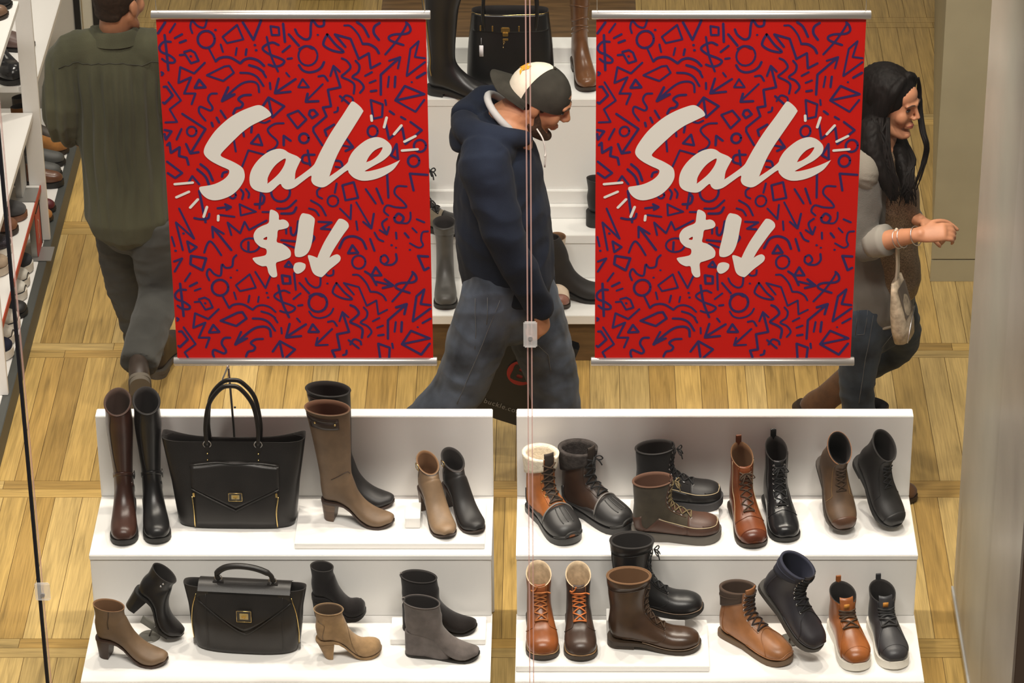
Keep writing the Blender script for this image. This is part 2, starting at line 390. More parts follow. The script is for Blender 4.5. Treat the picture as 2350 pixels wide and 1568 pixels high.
# C = smooth curve, L = straight strokes
A_ = [('C', [(215,330),(160,330),(125,370),(140,410),(200,435),(245,470),(235,495),(180,490),(145,465)]), ('L', [(165,275),(180,400),(195,555)]),
 ('L', circ(495,310,68)), ('L', [(512,375),(570,485)]), ('C', [(570,485),(600,460),(650,450),(700,460),(765,500)]), ('C', [(765,500),(800,470),(850,460),(910,480),(955,520)]),
 ('L', [(320,410),(370,395),(405,415),(435,480),(375,500),(330,430),(285,435)]), ('L', [(370,443),(376,446)]),
 ('L', [(250,185),(205,255)]), ('L', [(305,268),(245,300)]), ('L', [(335,318),(285,337)]), ('L', [(170,175),(105,275)]),
 ('C', [(385,260),(370,210),(385,165),(430,205),(480,215),(500,160)]), ('L', [(566,235),(572,235)]),
 ('L', [(625,290),(740,195),(790,310),(660,340),(625,290)]), ('L', [(785,175),(870,315),(930,160)]),
 ('L', [(1005,205),(1070,215),(1075,275),(1015,275),(1005,205)]), ('L', [(1105,185),(1120,330)]), ('L', [(1150,270),(1230,360)]),
 ('C', [(1200,230),(1225,275),(1280,310),(1320,290),(1325,200),(1340,160),(1380,205),(1425,200),(1430,160)]),
 ('L', [(879,355),(884,356)]), ('L', [(889,396),(894,396)]), ('L', [(1378,275),(1383,275)]),
 ('L', [(610,350),(628,410)]), ('L', [(738,378),(728,435)]), ('L', [(815,388),(808,435)]),
 ('C', [(1070,355),(1020,335),(960,360),(945,390),(1000,430),(1080,460),(1115,485),(1090,515),(1040,525),(990,510)]), ('C', [(975,290),(1010,440),(1065,565)]),
 ('L', [(1160,360),(1100,410)]), ('L', [(1175,460),(1140,465)]), ('L', circ(1302,440,76,78)), ('C', [(1232,385),(1285,362),(1340,385)]),
 ('C', [(1230,515),(1260,555),(1310,572),(1370,560),(1410,530),(1430,490)]), ('C', [(1455,270),(1520,350),(1585,410),(1500,400),(1430,360),(1430,320),(1455,270)]),
 ('L', [(1600,370),(1515,270),(1640,305),(1705,465),(1785,420),(1800,540),(1875,500)]), ('C', [(1590,200),(1640,205),(1700,270),(1735,345)]), ('C', [(1735,345),(1790,350),(1840,380),(1865,420)]),
 ('C', [(1690,172),(1740,210),(1785,290)]), ('C', [(1870,180),(1830,210),(1825,260),(1865,315)]),
 ('C', [(1915,430),(2000,330),(2060,240),(2090,180)]), ('C', [(2060,355),(1960,320),(1945,290),(1990,270),(2080,265),(2115,240),(2105,200),(2080,175)]),
 ('L', [(2230,490),(2085,600),(2115,385),(2180,325),(2150,450),(2230,460)]), ('L', [(1880,750),(1880,590),(2030,455)]), ('L', [(1945,480),(2035,450),(2015,540)]),
 ('L', [(1945,605),(1935,690)]), ('L', [(1995,605),(1990,690)]),
 ('C', [(1570,460),(1610,480),(1640,530),(1600,575),(1570,605),(1630,635),(1670,670),(1665,740)]), ('C', [(1680,480),(1710,520),(1700,570),(1655,610),(1710,640),(1745,690),(1715,735)]),
 ('L', [(1810,570),(1755,600)]), ('L', [(1840,635),(1790,655)]), ('L', [(1845,715),(1800,722)]), ('L', [(2123,650),(2128,650)]), ('L', [(2232,575),(2165,615)]),
 ('L', [(1555,565),(1505,520),(1480,600)]), ('L', [(1505,520),(1560,690),(1460,710),(1485,840),(1420,850),(1450,920),(1345,1010),(1345,1040),(1415,1150)]),
 ('C', [(1385,605),(1430,600),(1460,640)]), ('L', [(1260,625),(1225,690),(1310,690),(1260,625)]), ('L', [(1420,665),(1285,800)]), ('L', [(1300,740),(1285,805),(1385,800)]),
 ('L', [(1205,625),(1040,735)]), ('L', [(1070,620),(1040,738),(1165,725)]), ('L', [(1130,575),(1155,605)]),
 ('L', [(500,595),(640,525),(680,520),(715,575),(630,640),(500,595)]), ('L', [(485,495),(400,580),(290,530),(275,655),(375,610),(320,740),(410,740),(380,825)]),
 ('L', [(440,630),(405,695),(490,690),(440,630)]), ('C', [(835,515),(900,535),(950,570)]), ('C', [(765,575),(840,580),(900,610),(950,680)]), ('L', [(945,570),(970,610)]), ('L', [(1000,655),(1005,705)]),
 ('C', [(915,730),(905,670),(860,645),(780,660),(690,730),(625,800)]), ('L', [(670,690),(620,800),(720,745),(650,765)]), ('L', [(125,560),(155,580),(130,610)]),
 ('L', [(195,650),(295,795),(205,865),(265,965),(155,970)]), ('L', [(135,690),(180,685),(230,755),(165,820),(140,800)]),
 ('C', [(580,740),(530,745),(510,790),(545,850),(530,875),(490,860),(445,845),(440,890),(490,955)]), ('C', [(850,750),(790,755),(750,785),(785,820),(770,850),(730,860),(710,900)]),
 ('L', [(930,860),(990,770),(1115,840),(1020,930),(988,775)]), ('L', [(1800,790),(1895,825),(1890,925),(1820,940),(1800,790)]), ('L', [(1915,790),(1922,830)]),
 ('L', [(2070,680),(2225,745),(1995,795),(2070,680)]), ('L', [(1995,795),(2155,885),(2225,790)]), ('L', [(1555,760),(1640,830)]), ('C', [(1570,800),(1600,755),(1650,770),(1660,800)]), ('C', [(1540,850),(1535,880),(1510,890)])]
B_ = [('L', [(1140,910),(1225,875),(1290,945),(1220,1015),(1140,910)]), ('L', [(1320,875),(1350,870),(1380,905),(1335,935),(1310,905),(1320,875)]),
 ('L', [(305,900),(490,1020),(370,1215)]), ('L', [(335,1140),(370,1215),(435,1205)]), ('L', circ(380,1040,38)), ('L', [(610,875),(650,935)]), ('L', [(578,930),(598,970)]), ('L', [(538,970),(548,1000)]),
 ('L', [(300,1020),(260,1105)]), ('L', [(165,1030),(220,1040),(175,1105),(165,1060)]), ('L', [(185,1150),(205,1130),(215,1210),(285,1165),(280,1235),(340,1250),(355,1305)]),
 ('L', [(185,1280),(305,1370),(250,1410),(190,1370)]), ('C', [(450,1300),(510,1350),(548,1430)]), ('C', [(425,1340),(490,1400),(520,1470)]), ('L', [(350,1455),(385,1395),(440,1460)]),
 ('L', [(910,1065),(850,1135),(940,1150),(910,1065)]), ('C', [(1110,975),(1040,980),(985,1020),(1000,1060),(1060,1120),(1040,1170),(980,1200)]), ('L', [(1110,1150),(1110,1075),(1165,1115)]),
 ('L', circ(1270,1095,38)), ('L', [(1300,1190),(1320,1310)]), ('C', [(1355,1225),(1270,1230),(1260,1280),(1320,1300)]), ('L', [(1450,1075),(1435,1030),(1510,985)]),
 ('L', [(1600,1195),(1660,1165),(1610,1100)]), ('L', [(1560,1150),(1655,1165)]), ('L', [(1950,880),(1985,905)]), ('L', [(2040,925),(2075,945)]),
 ('L', [(2115,965),(2205,1030),(2075,1140),(2050,1010),(1945,1100),(1920,985)]), ('L', circ(1815,1040,40,45)), ('L', circ(2190,1155,48)), ('L', circ(2140,1275,45)),
 ('L', [(2005,1140),(1960,1230),(2015,1260),(2005,1140)]), ('L', [(2140,1510),(2110,1375),(2250,1385)]), ('L', [(780,1320),(830,1190),(960,1225)]), ('L', [(730,1200),(715,1110)]),
 ('L', [(790,1050),(795,1080)]), ('L', [(858,1000),(852,1050)]), ('C', [(920,965),(960,972),(1000,955)]), ('C', [(620,1400),(630,1370),(660,1360)]), ('C', [(1500,1270),(1560,1280),(1580,1330)]), ('C', [(1520,1320),(1560,1330),(1570,1370)])]
C_ = [('L', [(1575,85),(1665,60),(1700,185),(1600,205),(1575,85)]), ('L', [(1530,70),(1515,145)]), ('L', circ(1500,210,43)), ('C', [(1400,105),(1375,130),(1380,170),(1415,190)]),
 ('C', [(1325,205),(1400,250),(1445,325)]), ('C', [(1310,268),(1360,285),(1390,325)]), ('L', [(1555,270),(1640,355),(1645,240)]), ('L', [(1685,220),(1805,425)]), ('L', [(1740,375),(1805,428),(1825,310)]),
 ('L', [(1760,115),(1840,230)]), ('L', [(1845,110),(1895,230)]), ('L', [(1930,0),(1940,185)]), ('C', [(2085,95),(2010,95),(1990,150),(2060,220),(2080,260),(2000,260),(1930,245),(1905,290),(1940,325)]),
 ('C', [(1990,340),(2020,310),(2060,340),(2040,380),(2000,375),(1985,345)]), ('C', [(2040,385),(2090,385),(2115,350),(2115,300)]), ('C', [(1930,350),(1890,390),(1925,470)]), ('L', [(1870,440),(1928,475),(1945,415)]),
 ('L', [(2165,355),(2225,380)]), ('L', [(2130,425),(2165,460)]), ('L', [(2070,465),(2100,500)]), ('L', [(2000,460),(2005,510)]), ('C', [(2255,450),(2210,460),(2200,520),(2215,560),(2180,580),(2110,545)]),
 ('L', [(1963,560),(1968,560)]), ('L', [(1998,580),(2003,580)]), ('L', [(2108,598),(2113,598)]), ('C', [(1885,650),(1915,640),(1940,680),(1910,710),(1880,690),(1880,655)]), ('C', [(1910,715),(1970,715),(2005,680),(2000,630)]),
 ('C', [(1550,585),(1590,510),(1660,490),(1730,520),(1765,590)]), ('L', [(1655,560),(1620,625),(1700,620),(1655,560)]), ('L', circ(1705,695,53)), ('L', [(1840,735),(1805,800),(1885,800),(1840,735)]),
 ('L', [(1795,510),(1830,605)]), ('C', [(1830,460),(1860,510),(1900,530)]), ('L', [(1685,370),(1695,440)]), ('L', [(1385,375),(1490,380),(1405,430),(1480,435)]),
 ('L', [(1845,850),(1975,880)]), ('L', [(1910,830),(1978,880),(1895,900)]), ('L', [(2255,650),(2175,645),(2225,760),(2260,740)]),
 ('L', circ(1085,140,75)), ('C', [(1055,270),(1140,265),(1210,205)]), ('C', [(1090,310),(1180,305),(1210,260)]), ('L', [(940,297),(1005,297)]), ('L', [(760,235),(890,295),(770,325),(760,235)]),
 ('L', [(585,268),(690,255)]), ('L', [(645,235),(692,258),(655,280)]), ('L', [(605,320),(720,335)]), ('C', [(400,345),(460,355),(510,345),(520,310)]), ('L', [(490,380),(440,130)]), ('L', circ(705,165,25)),
 ('C', [(770,120),(790,150),(780,195)]), ('C', [(810,115),(835,150),(830,185)]), ('L', [(918,270),(930,140)]), ('C', [(930,150),(955,180),(940,230),(880,235)]), ('L', [(310,600),(255,380),(400,510),(280,270)]),
 ('L', [(313,468),(318,468)]), ('L', [(250,605),(255,605)]), ('L', [(345,530),(420,575),(365,615),(345,530)]), ('L', [(222,495),(245,570)]), ('L', [(695,600),(545,415)]), ('L', [(550,500),(543,415),(635,470)]),
 ('C', [(480,620),(500,560),(525,530),(560,560),(615,640)]), ('L', [(695,480),(665,380),(765,465),(800,375),(835,440),(975,365)]), ('L', [(375,645),(495,665),(465,760),(370,710),(375,645)]),
 ('C', [(735,640),(710,670),(700,730),(650,740),(620,715),(610,800),(560,790),(520,750),(500,790),(520,840)]), ('L', [(738,760),(743,760)]), ('L', [(688,818),(693,818)]), ('L', circ(845,560,75,55)), ('L', [(830,535),(830,600)]),
 ('L', [(240,690),(305,665),(245,770)]), ('L', [(1130,470),(1128,410)]), ('C', [(1165,420),(1170,470),(1195,480),(1215,440),(1225,370)]), ('L', [(1150,690),(1120,730),(1180,735),(1150,690)]), ('C', [(1320,470),(1355,500),(1330,540)]), ('L', [(1090,520),(1200,530)]), ('L', [(1110,550),(1195,580)])]
LET3 = [[(825,240),(800,195),(740,150),(690,137),(620,155),(520,195),(420,250),(330,320),(240,410),(170,510),(130,590),(132,650),(190,710),(290,765),(370,800),(390,820),(380,860),(330,910),(240,955),(150,975),(80,990),(100,1050),(160,1105),(240,1125),(340,1105),(430,1060),(500,990),(545,910),(548,840),(520,780),(430,725),(350,690),(305,665),(310,635),(380,560),(450,490),(530,415),(620,350),(720,300),(790,265)],
 [(900,590),(820,610),(740,660),(670,730),(620,810),(600,890),(610,970),(660,1020),(760,1045),(830,1030),(915,955),(940,985),(985,1012),(1060,995),(1150,930),(1238,868),(1240,920),(1270,965),(1340,990),(1400,975),(1500,900),(1612,815),(1630,840),(1680,890),(1760,920),(1860,915),(1960,885),(2060,830),(2110,785),(2158,712),(2150,712),(2060,755),(1950,795),(1850,820),(1803,824),(1803,816),(1900,760),(1980,715),(2040,665),(2070,620),(2070,560),(2020,505),(1960,475),(1900,470),(1820,495),(1740,550),(1670,620),(1630,690),(1615,735),(1540,800),(1434,873),(1432,865),(1490,700),(1560,560),(1640,430),(1770,220),(1775,190),(1750,155),(1710,120),(1670,98),(1640,125),(1560,250),(1440,430),(1340,610),(1290,715),(1260,765),(1180,830),(1074,905),(1072,895),(1080,820),(1132,705),(1128,695),(1090,665),(1010,632),(960,600)],
 [(973,690),(960,760),(910,840),(850,900),(788,950),(788,935),(790,890),(830,810),(890,740)], [(1980,575),(1900,605),(1840,670),(1812,726),(1820,726),(1870,705),(1940,650)]]
LET4 = [[(470,170),(530,168),(600,210),(628,270),(632,340),(700,335),(760,355),(800,400),(808,450),(770,490),(680,515),(612,535),(600,640),(592,740),(680,770),(770,825),(830,890),(845,950),(830,1010),(760,1050),(660,1085),(578,1120),(585,1230),(597,1350),(540,1378),(490,1360),(440,1290),(410,1180),(330,1178),(240,1140),(190,1095),(158,1030),(280,1005),(395,970),(400,870),(300,830),(210,750),(175,660),(180,590),(230,510),(320,455),(440,400),(455,300)],
 [(413,645),(345,688),(410,702)],
 [(1040,232),(1110,230),(1190,250),(1255,300),(1275,350),(1255,500),(1235,680),(1205,820),(1160,920),(1100,980),(1020,1012),(950,1008),(920,985),(910,890),(940,720),(965,560),(990,350)],
 [(930,1120),(1010,1105),(1090,1130),(1110,1165),(1095,1230),(1030,1290),(960,1312),(910,1280),(888,1220),(900,1160)],
 [(1720,322),(1790,335),(1860,385),(1885,440),(1875,490),(1800,590),(1700,740),(1600,900),(1540,1018),(1548,1018),(1600,985),(1670,962),(1720,985),(1740,1030),(1720,1090),(1640,1160),(1540,1240),(1420,1360),(1370,1370),(1290,1340),(1240,1290),(1210,1220),(1180,1110),(1150,985),(1230,990),(1318,1025),(1322,1018),(1360,920),(1440,750),(1540,580),(1640,420),(1690,345)]]
RAYS = [[z3(p) for p in q] for q in (((1862,245),(1868,300)), ((2022,265),(1995,368)), ((2176,347),(2098,440)), ((2322,457),(2205,516)), ((2180,608),(2345,594)))] + \
       [[z2(p) for p in q] for q in (((245,75),(390,62)), ((258,180),(360,135)), ((368,262),(430,195)), ((475,335),(502,255)), ((592,325),(590,363)))]
HW, HH = (BX1 - BX0) / 2, BZ1 - BZ0
RIB = [0]
def ribbon(mb, P, w, y, taper=False):
    RIB[0] += 1; y -= .0001 * (RIB[0] % 7)
    P = [Vector((p[0], 0, p[1])) for p in P]; n = len(P); rows = []
    for i, p in enumerate(P):
        d = (P[min(i + 1, n - 1)] - P[max(i - 1, 0)])
        d = d.normalized() if d.length > 1e-9 else Vector((1, 0, 0))
        nn = Vector((-d.z, 0, d.x)); rows.append([p + nn * w, p - nn * w])
    q = (P[0] - P[1]).normalized() * w * .8 if n > 1 else Vector((w, 0, 0)); e = (P[-1] - P[-2]).normalized() * w * .8
    rows = [[P[0] + q + (rows[0][0] - P[0]) * .5, P[0] + q + (rows[0][1] - P[0]) * .5]] + rows + [[P[-1] + e + (rows[-1][0] - P[-1]) * .5, P[-1] + e + (rows[-1][1] - P[-1]) * .5]]
    mb.grid([[Vector((a.x, y, a.z)) for a in r] for r in rows])
def clipped(P):
    run = []
    for p in P:
        if abs(p[0]) < HW - .003 and .004 < p[1] < HH - .003: run.append(p)
        else:
            if len(run) > 1: yield run
            run = []
    if len(run) > 1: yield run
def densify(P, step=.006):
    o = []
    for a, b in zip(P, P[1:]):
        n = max(1, int(math.hypot(b[0] - a[0], b[1] - a[1]) / step))
        o += [(a[0] + (b[0] - a[0]) * k / n, a[1] + (b[1] - a[1]) * k / n) for k in range(n)]
    return o + [P[-1]]
PERX, PERZ = bl(z2((320, 980)))[0] - bl(z1((185, 400)))[0], bl(z2((320, 980)))[1] - bl(z1((185, 400)))[1]
doodle = MB(); RR = random.Random(5)
def put(k, P, dx=0, dz=0):
    P = catmull(P, 5) if k == 'C' else P
    P = densify([(p[0] + dx, p[1] + dz) for p in P])
    w = .0037 * RR.uniform(.85, 1.15)
    for r in clipped(P):
        if k == 'L' and len(r) > 2:                      # break the ribbon at sharp corners
            seg = [r[0]]
            for a, b, c in zip(r, r[1:], r[2:]):
                seg.append(b)
                d1 = (b[0] - a[0], b[1] - a[1]); d2 = (c[0] - b[0], c[1] - b[1])
                cr = (d1[0] * d2[0] + d1[1] * d2[1]) / (math.hypot(*d1) * math.hypot(*d2) + 1e-12)
                if cr < .75: ribbon(doodle, seg, w, -.0014); seg = [b]
            seg.append(r[-1]); ribbon(doodle, seg, w, -.0014)
        else: ribbon(doodle, r, w, -.0014)
for k, P in A_:
    Q = [bl(z1(p)) for p in P]; put(k, Q)
    if P[0] not in ((385,260),(170,175),(566,235),(1870,180)): put(k, Q, 0, PERZ)
for k, P in B_: put(k, [bl(z1(p)) for p in P])
for k, P in C_: put(k, [bl(z2(p)) for p in P])
def fill_mesh(name, loops, y):
    cu = bpy.data.curves.new(name, 'CURVE'); cu.dimensions = '2D'; cu.fill_mode = 'BOTH'
    for L in loops:
        P = catmull(L, 3, True); sp = cu.splines.new('POLY'); sp.points.add(len(P) - 1); sp.use_cyclic_u = True
        for q, p in zip(sp.points, P): q.co = (p[0], p[1], 0, 1)
    o = bpy.data.objects.new(name, cu); COL.objects.link(o); dg = bpy.context.evaluated_depsgraph_get()
    me = bpy.data.meshes.new_from_object(o.evaluated_get(dg)); bpy.data.objects.remove(o); bpy.data.curves.remove(cu)
    V = [(v.co.x, y - .0, v.co.y) for v in me.vertices]; Fc = [tuple(p.vertices) for p in me.polygons]; bpy.data.meshes.remove(me)
    return V, Fc
letters = MB()
letters.add(*fill_mesh('l', [[bl(z3(p)) for p in L] for L in LET3], -.0030))
signs = MB()
signs.add(*fill_mesh('l', [[bl(z4(p)) for p in L] for L in LET4], -.0030))
for i, q in enumerate(RAYS): ribbon(letters, densify([bl(p) for p in q]), .0042, -.0030)
def banner(dx, label, rodmat):
    t = thing('sale_banner', label, 'banner', ((BX0 + BX1) / 2 + dx, BY, BZ0))
    n = 16
    MB().grid([[(-HW + 2 * HW * i / n, .0, HH * j / 12) for i in range(n + 1)] for j in range(13)]).obj('fabric', RED, t)
    a = doodle.obj('doodle_print', BLUE, t, False); a['kind'] = 'stuff'; a['label'] = 'blue doodle shapes printed on red'
    a = letters.obj('sale_lettering', CREAM, t, False); a['label'] = 'white brush script lettering'
    a = signs.obj('symbol_lettering', CREAM, t, False); a['label'] = 'white dollar, exclamation and arrow signs'
    for nm, z, w in (('top_rail', HH + .012, .421), ('bottom_rail', -.010, .419)):
        MB().tube([(-w, 0, z), (-w + .002, 0, z), (w - .002, 0, z), (w, 0, z)], [.0125, .014, .014, .0125], 20).obj(nm, rodmat, t, True, 45)
    for s in (-1, 1):
        MB().tube([(s * .405, 0, HH + .02), (s * .405, 0, 3.4 - BZ0)], .0012, 6).obj('hanging_cord', M('cord_clear', (.55, .48, .38), .3), t)
    return t
banner(0, 'red sale banner hanging beside the man in the khaki shirt', M('rail_steel', (.61, .58, .57), .32, .85))
banner(1.328, 'red sale banner hanging beside the long-haired woman', M('rail_steel', (.61, .58, .57), .32, .85))
# ------------------------------------------------------------------ footwear
class Last:
    """surface swept from toe to shaft top: each section joins a front/top point to a back/bottom point"""
    def __init__(s, secs, sub=4):
        s.n = len(secs) - 1; s.d = catmull(secs, sub); s.sub = sub
    def sec(s, i):
        q = min(max(i * s.sub, 0), len(s.d) - 1.0001); k = int(q); t = q - k
        return [a + (b - a) * t for a, b in zip(s.d[k], s.d[k + 1])]
    def pt(s, i, ph, off=0.):
        tx, tz, bx, bz, w = s.sec(i)
        ax, az = (tx - bx) / 2, (tz - bz) / 2; cx, cz = (tx + bx) / 2, (tz + bz) / 2
        la = math.hypot(ax, az) + 1e-9; k = max(0., az / la) ** 2
        c, sn = math.cos(ph), math.sin(ph); sh = .22 * k
        cx -= sh * ax; cz -= sh * az
        if c >= 0: cc = c * (1 + sh); ss = sn
        else:
            q = 1 - .5 * k; cc = -(abs(c) ** q) * (1 - sh); ss = math.copysign(abs(sn) ** (1 - .4 * k), sn)
        p = Vector((cx + ax * cc, w * ss, cz + az * cc))
        if off:
            d = Vector((ax / la * c, sn, az / la * c)); p += d.normalized() * off
        return p
    def ring(s, i, N, off=0.): return [s.pt(i, 2 * PI * k / N, off) for k in range(N)]
MEN = [(.445, .105, .22, 0, .78), (.42, .124, .05, .003, .74), (.408, .140, .0, .05, .72), (.405, .158, .018, .10, .70), (.41, .178, .01, .150, .73), (.42, .196, .0, .186, .77)]
def sections(L, Wb, st, h, toe=1., ins=1., tail=MEN, blunt=1., sc=None):
    s = sc or L / .29
    def zb(u):
        if u < .27: return st + h
        if u < .70:
            t = (u - .27) / .43; t = t * t * (3 - 2 * t); return st + h * (1 - t)
        return st + (.010 + .1 * h) * max(0, (u - .78) / .22) ** 2
    a = .0135 * toe * s
    S_ = [(L - .002, zb(1) + a, L - .002, zb(1) + .004, Wb * .20 * blunt), (.972 * L, zb(.97) + .031 * toe * s, .98 * L, zb(.98), Wb * .50 * blunt),
          (.915 * L, zb(.92) + .047 * toe * s, .925 * L, zb(.93), Wb * (.78 if blunt >= 1 else .66)), (.82 * L, zb(.82) + .058 * toe * s, .83 * L, zb(.83), Wb * .96),
          (.70 * L, zb(.70) + .067 * ins * s, .70 * L, zb(.70), Wb), (.59 * L, zb(.59) + .081 * ins * s, .56 * L, zb(.56), Wb * .93), (.505 * L, zb(.5) + .097 * ins * s, .40 * L, zb(.40), Wb * .84)]
    for k, (xf, zf, xb, z2_, w) in enumerate(tail):
        S_.append((xf * L, st + h + zf * s, xb * L, (zb(.22) if k == 0 else st + h) + z2_ * s, w * Wb))
    return S_, zb
PLAN = [(0, .0), (.006, .26), (.02, .45), (.05, .62), (.12, .74), (.25, .74), (.42, .72), (.6, .90), (.72, 1), (.83, .97), (.91, .80), (.96, .55), (.985, .34), (.997, .15), (1, 0)]
XS = [0, .004, .012, .03, .06, .11, .18, .26, .34, .42, .5, .58, .66, .74, .82, .88, .925, .955, .978, .992, 1]
def sole_mesh(L, Wb, ztop, zbot, margin=.004, xs=XS, blunt=1.):
    rows = []
    for u in xs:
        x = -margin + u * (L + 2 * margin); w = lerp(PLAN, u) * Wb + margin * min(1, 12 * min(u, 1 - u) + .25)
        if blunt < 1 and u > .8: w = w * (1 - (1 - blunt) * (u - .8) / .2)
        rows.append((x, w, ztop(u), zbot(u)))
    mb = MB()
    mb.loft([[(x, -w, b), (x, -w * 1., t), (x, w * 1., t), (x, w, b)] for x, w, t, b in rows])
    return mb
def Dring(x0, x1, w, z, n=14):
    """heel outline: round back at x0, flat front at x1"""
    r = min(w, (x1 - x0) * .8); P = [(x1, -w, z), ]
    for k in range(n + 1):
        a = -PI / 2 - PI * k / n; P.append((x0 + r + r * math.cos(a), w * math.sin(a), z))
    P.append((x1, w, z)); return P
class Boot:
    def __init__(s, name, label, group, L=.29, W=.050, st=.012, h=.0, heel=None, upper=None, sole=BLACKSOLE, lining=DARKLINE, heelmat=None, toe=1., ins=1., tail=MEN, blunt=1., margin=.0035, open_i=None, N=28, wedge=False, cat='boot', sc=None, part_of=None, platform=0., insole=None):
        s.L, s.W = L, W; secs, zb = sections(L, W, st, h, toe, ins, tail, blunt, sc); s.last = Last(secs); s.H0 = st + h; s.zb = zb; s.top = s.last.n
        s.root = part_of if part_of else thing(name, label, cat, group=group)
        n = s.last.n; idx = [n * k / (n * 3) for k in range(n * 3 + 1)]
        mb = MB(); mb.loft([s.last.ring(i, N) for i in idx], cap1=False)
        if part_of:
            s.up = mb.obj(name, upper, part_of); s.root = s.up
        else: s.up = mb.obj('upper', upper, s.root)
        lo = max(n - 4.2, 6.2); inn = MB(); steps = 10
        rings = [s.last.ring(n, N, 0)] + [s.last.ring(n - (n - lo) * k / steps, N, -.0035) for k in range(steps + 1)]
        inn.loft(rings, cap0=False); inn.obj('lining', lining, s.root)
        zt = lambda u: zb(u) + .0015
        if wedge:
            zbt = lambda u: 0 if u < .72 else (.010 + .1 * h) * max(0, (u - .8) / .2) ** 2
            sole_mesh(L, W, lambda u: zbt(u) + .006, zbt, margin).obj('sole', sole, s.root, True, 35)
            ws = sole_mesh(L * .66, W * .83, lambda u: max(zb(u * .66) + .012, .007), lambda u: .0061, .0005, [u for u in XS if u < .985])
            ws.obj('wedge_heel', upper, s.root, True, 35)
        elif heel is None:
            sp = lambda u: .009 * max(0, (u - .8) / .2) ** 2
            sole_mesh(L, W, zt, lambda u: sp(u), margin, blunt=blunt).obj('sole', sole, s.root, True, 35)
        else:
            th = max(st, .006); spr = lambda u: max(0, zb(u) - th)
            sole_mesh(L, W, zt, spr, margin, blunt=blunt).obj('sole', sole, s.root, True, 35)
            fx, x1b, wt, wbm = heel[:4]   # front x at top, front x at bottom, half widths; back bottom inset in 5th
            inset = 0.0 if len(heel) < 5 else heel[4]
            hm = MB(); z1_ = s.H0 - th * .2
            hm.loft([Dring(-margin + inset * t, fx + (x1b - fx) * t, wt + (wbm - wt) * t, z1_ * (1 - t)) for t in (0, .33, .66, 1)])
            hm.obj('heel', heelmat or sole, s.root, True, 35)
    # --- extras ---------------------------------------------------
    def patch(s, name, i0, i1, p0, p1, off, mat, ni=8, npz=10, parent=None):
        f0 = p0 if callable(p0) else (lambda i: p0); f1 = p1 if callable(p1) else (lambda i: p1)
        P = []
        for a in range(-1, ni + 2):
            i = i0 + (i1 - i0) * min(max(a, 0), ni) / ni; edge = a < 0 or a > ni; r = []
            for b in range(-1, npz + 2):
                ph = f0(i) + (f1(i) - f0(i)) * min(max(b, 0), npz) / npz
                r.append(s.last.pt(i, ph, -.0015 if (edge or b < 0 or b > npz) else off))
            P.append(r)
        return MB().grid(P).obj(name, mat, parent or s.root)
    def band(s, name, i0, i1, off, mat, N=30, ni=4):
        rings = [s.last.ring(i0, N, -.001)] + [s.last.ring(i0 + (i1 - i0) * k / ni, N, off * (1 if 0 < k < ni else .8)) for k in range(ni + 1)] + [s.last.ring(i1, N, -.001)]
        return MB().loft(rings, cap0=False, cap1=False).obj(name, mat, s.root)
    def line(s, name, pts, r, mat, off=.0005, sub=5):
        P = [s.last.pt(i, ph, off) for i, ph in catmull(pts, sub)]
        return MB().tube(P, r, 6).obj(name, mat, s.root)
    def laces(s, i0, i1, rows, mat, hw=.017, r=.0021, off=.003, eyelet=None, bow=True, wide=None):
        mb = MB(); ey = {1: MB(), -1: MB()}; P = []
        for k in range(rows):
            i = i0 + (i1 - i0) * k / (rows - 1); w = s.last.sec(i)[4]; hh = hw * (1 + (wide or 0) * k / rows)
            ph = math.asin(min(.95, hh / w)); P.append((i, ph))
            for sg in (1, -1): ey[sg].torus(s.last.pt(i, sg * ph, .001), s.last.pt(i, sg * ph, .01) - s.last.pt(i, sg * ph, 0), .0032, .0010, 10, 5)
        for k, (i, ph) in enumerate(P):
            if k < rows - 1:
                j, p2 = P[k + 1]
                for sg in (1, -1):
                    mb.tube([s.last.pt(i + (j - i) * t, sg * (ph + (-p2 - ph) * t), off * (1 + .5 * math.sin(PI * t) * (1.2 if sg > 0 else .6))) for t in [q / 6 for q in range(7)]], r, 6)
            if k == 0: mb.tube([s.last.pt(i, ph * (1 - 2 * q / 6), off) for q in range(7)], r, 6)
        if bow:
            i, ph = P[-1]; b = s.last.pt(i, 0, off + .004)
            for sg in (1, -1):
                mb.tube(catmull([b, b + Vector((.012, sg * .014, .006)), b + Vector((.016, sg * .026, -.008)), b + Vector((.010, sg * .016, -.012)), b], 4), r * .9, 6)
                mb.tube(catmull([b, b + Vector((.014, sg * .010, -.012)), b + Vector((.020, sg * .018, -.030))], 4), r * .9, 6)
        mb.obj('laces', mat, s.root)
        if eyelet:
            for sg in (1, -1): ey[sg].obj('eyelet_row', eyelet, s.root)['kind'] = 'stuff'
    def facing(s, i0, i1, mat, hw=.023, off=.0012, th=.0011):
        for sg in (1, -1):
            s.line('facing_seam', [(i0 + (i1 - i0) * k / 6, sg * math.asin(min(.95, hw / s.last.sec(i0 + (i1 - i0) * k / 6)[4]))) for k in range(7)], th, mat)
    def tongue(s, i0, i1, mat, hw=.016, extra=.025, off=.0012):
        P = []
        for k in range(9):
            i = i0 + (i1 - i0) * k / 8; w = s.last.sec(i)[4]; ph = math.asin(min(.9, hw / w)); P.append([s.last.pt(i, ph * (1 - 2 * q / 6), off) for q in range(7)])
        a = [(p - q) for p, q in zip(P[-1], P[-2])]
        d = sum(a, Vector()).normalized()
        for k in range(1, 4): P.append([p + d * extra * k / 3 - Vector((.004 * k / 3, 0, 0)) for p in P[8]])
        P2 = [[q - Vector((.004, 0, 0)) for q in r] for r in reversed(P[-4:])]
        return MB().grid(P + P2).obj('tongue', mat, s.root)
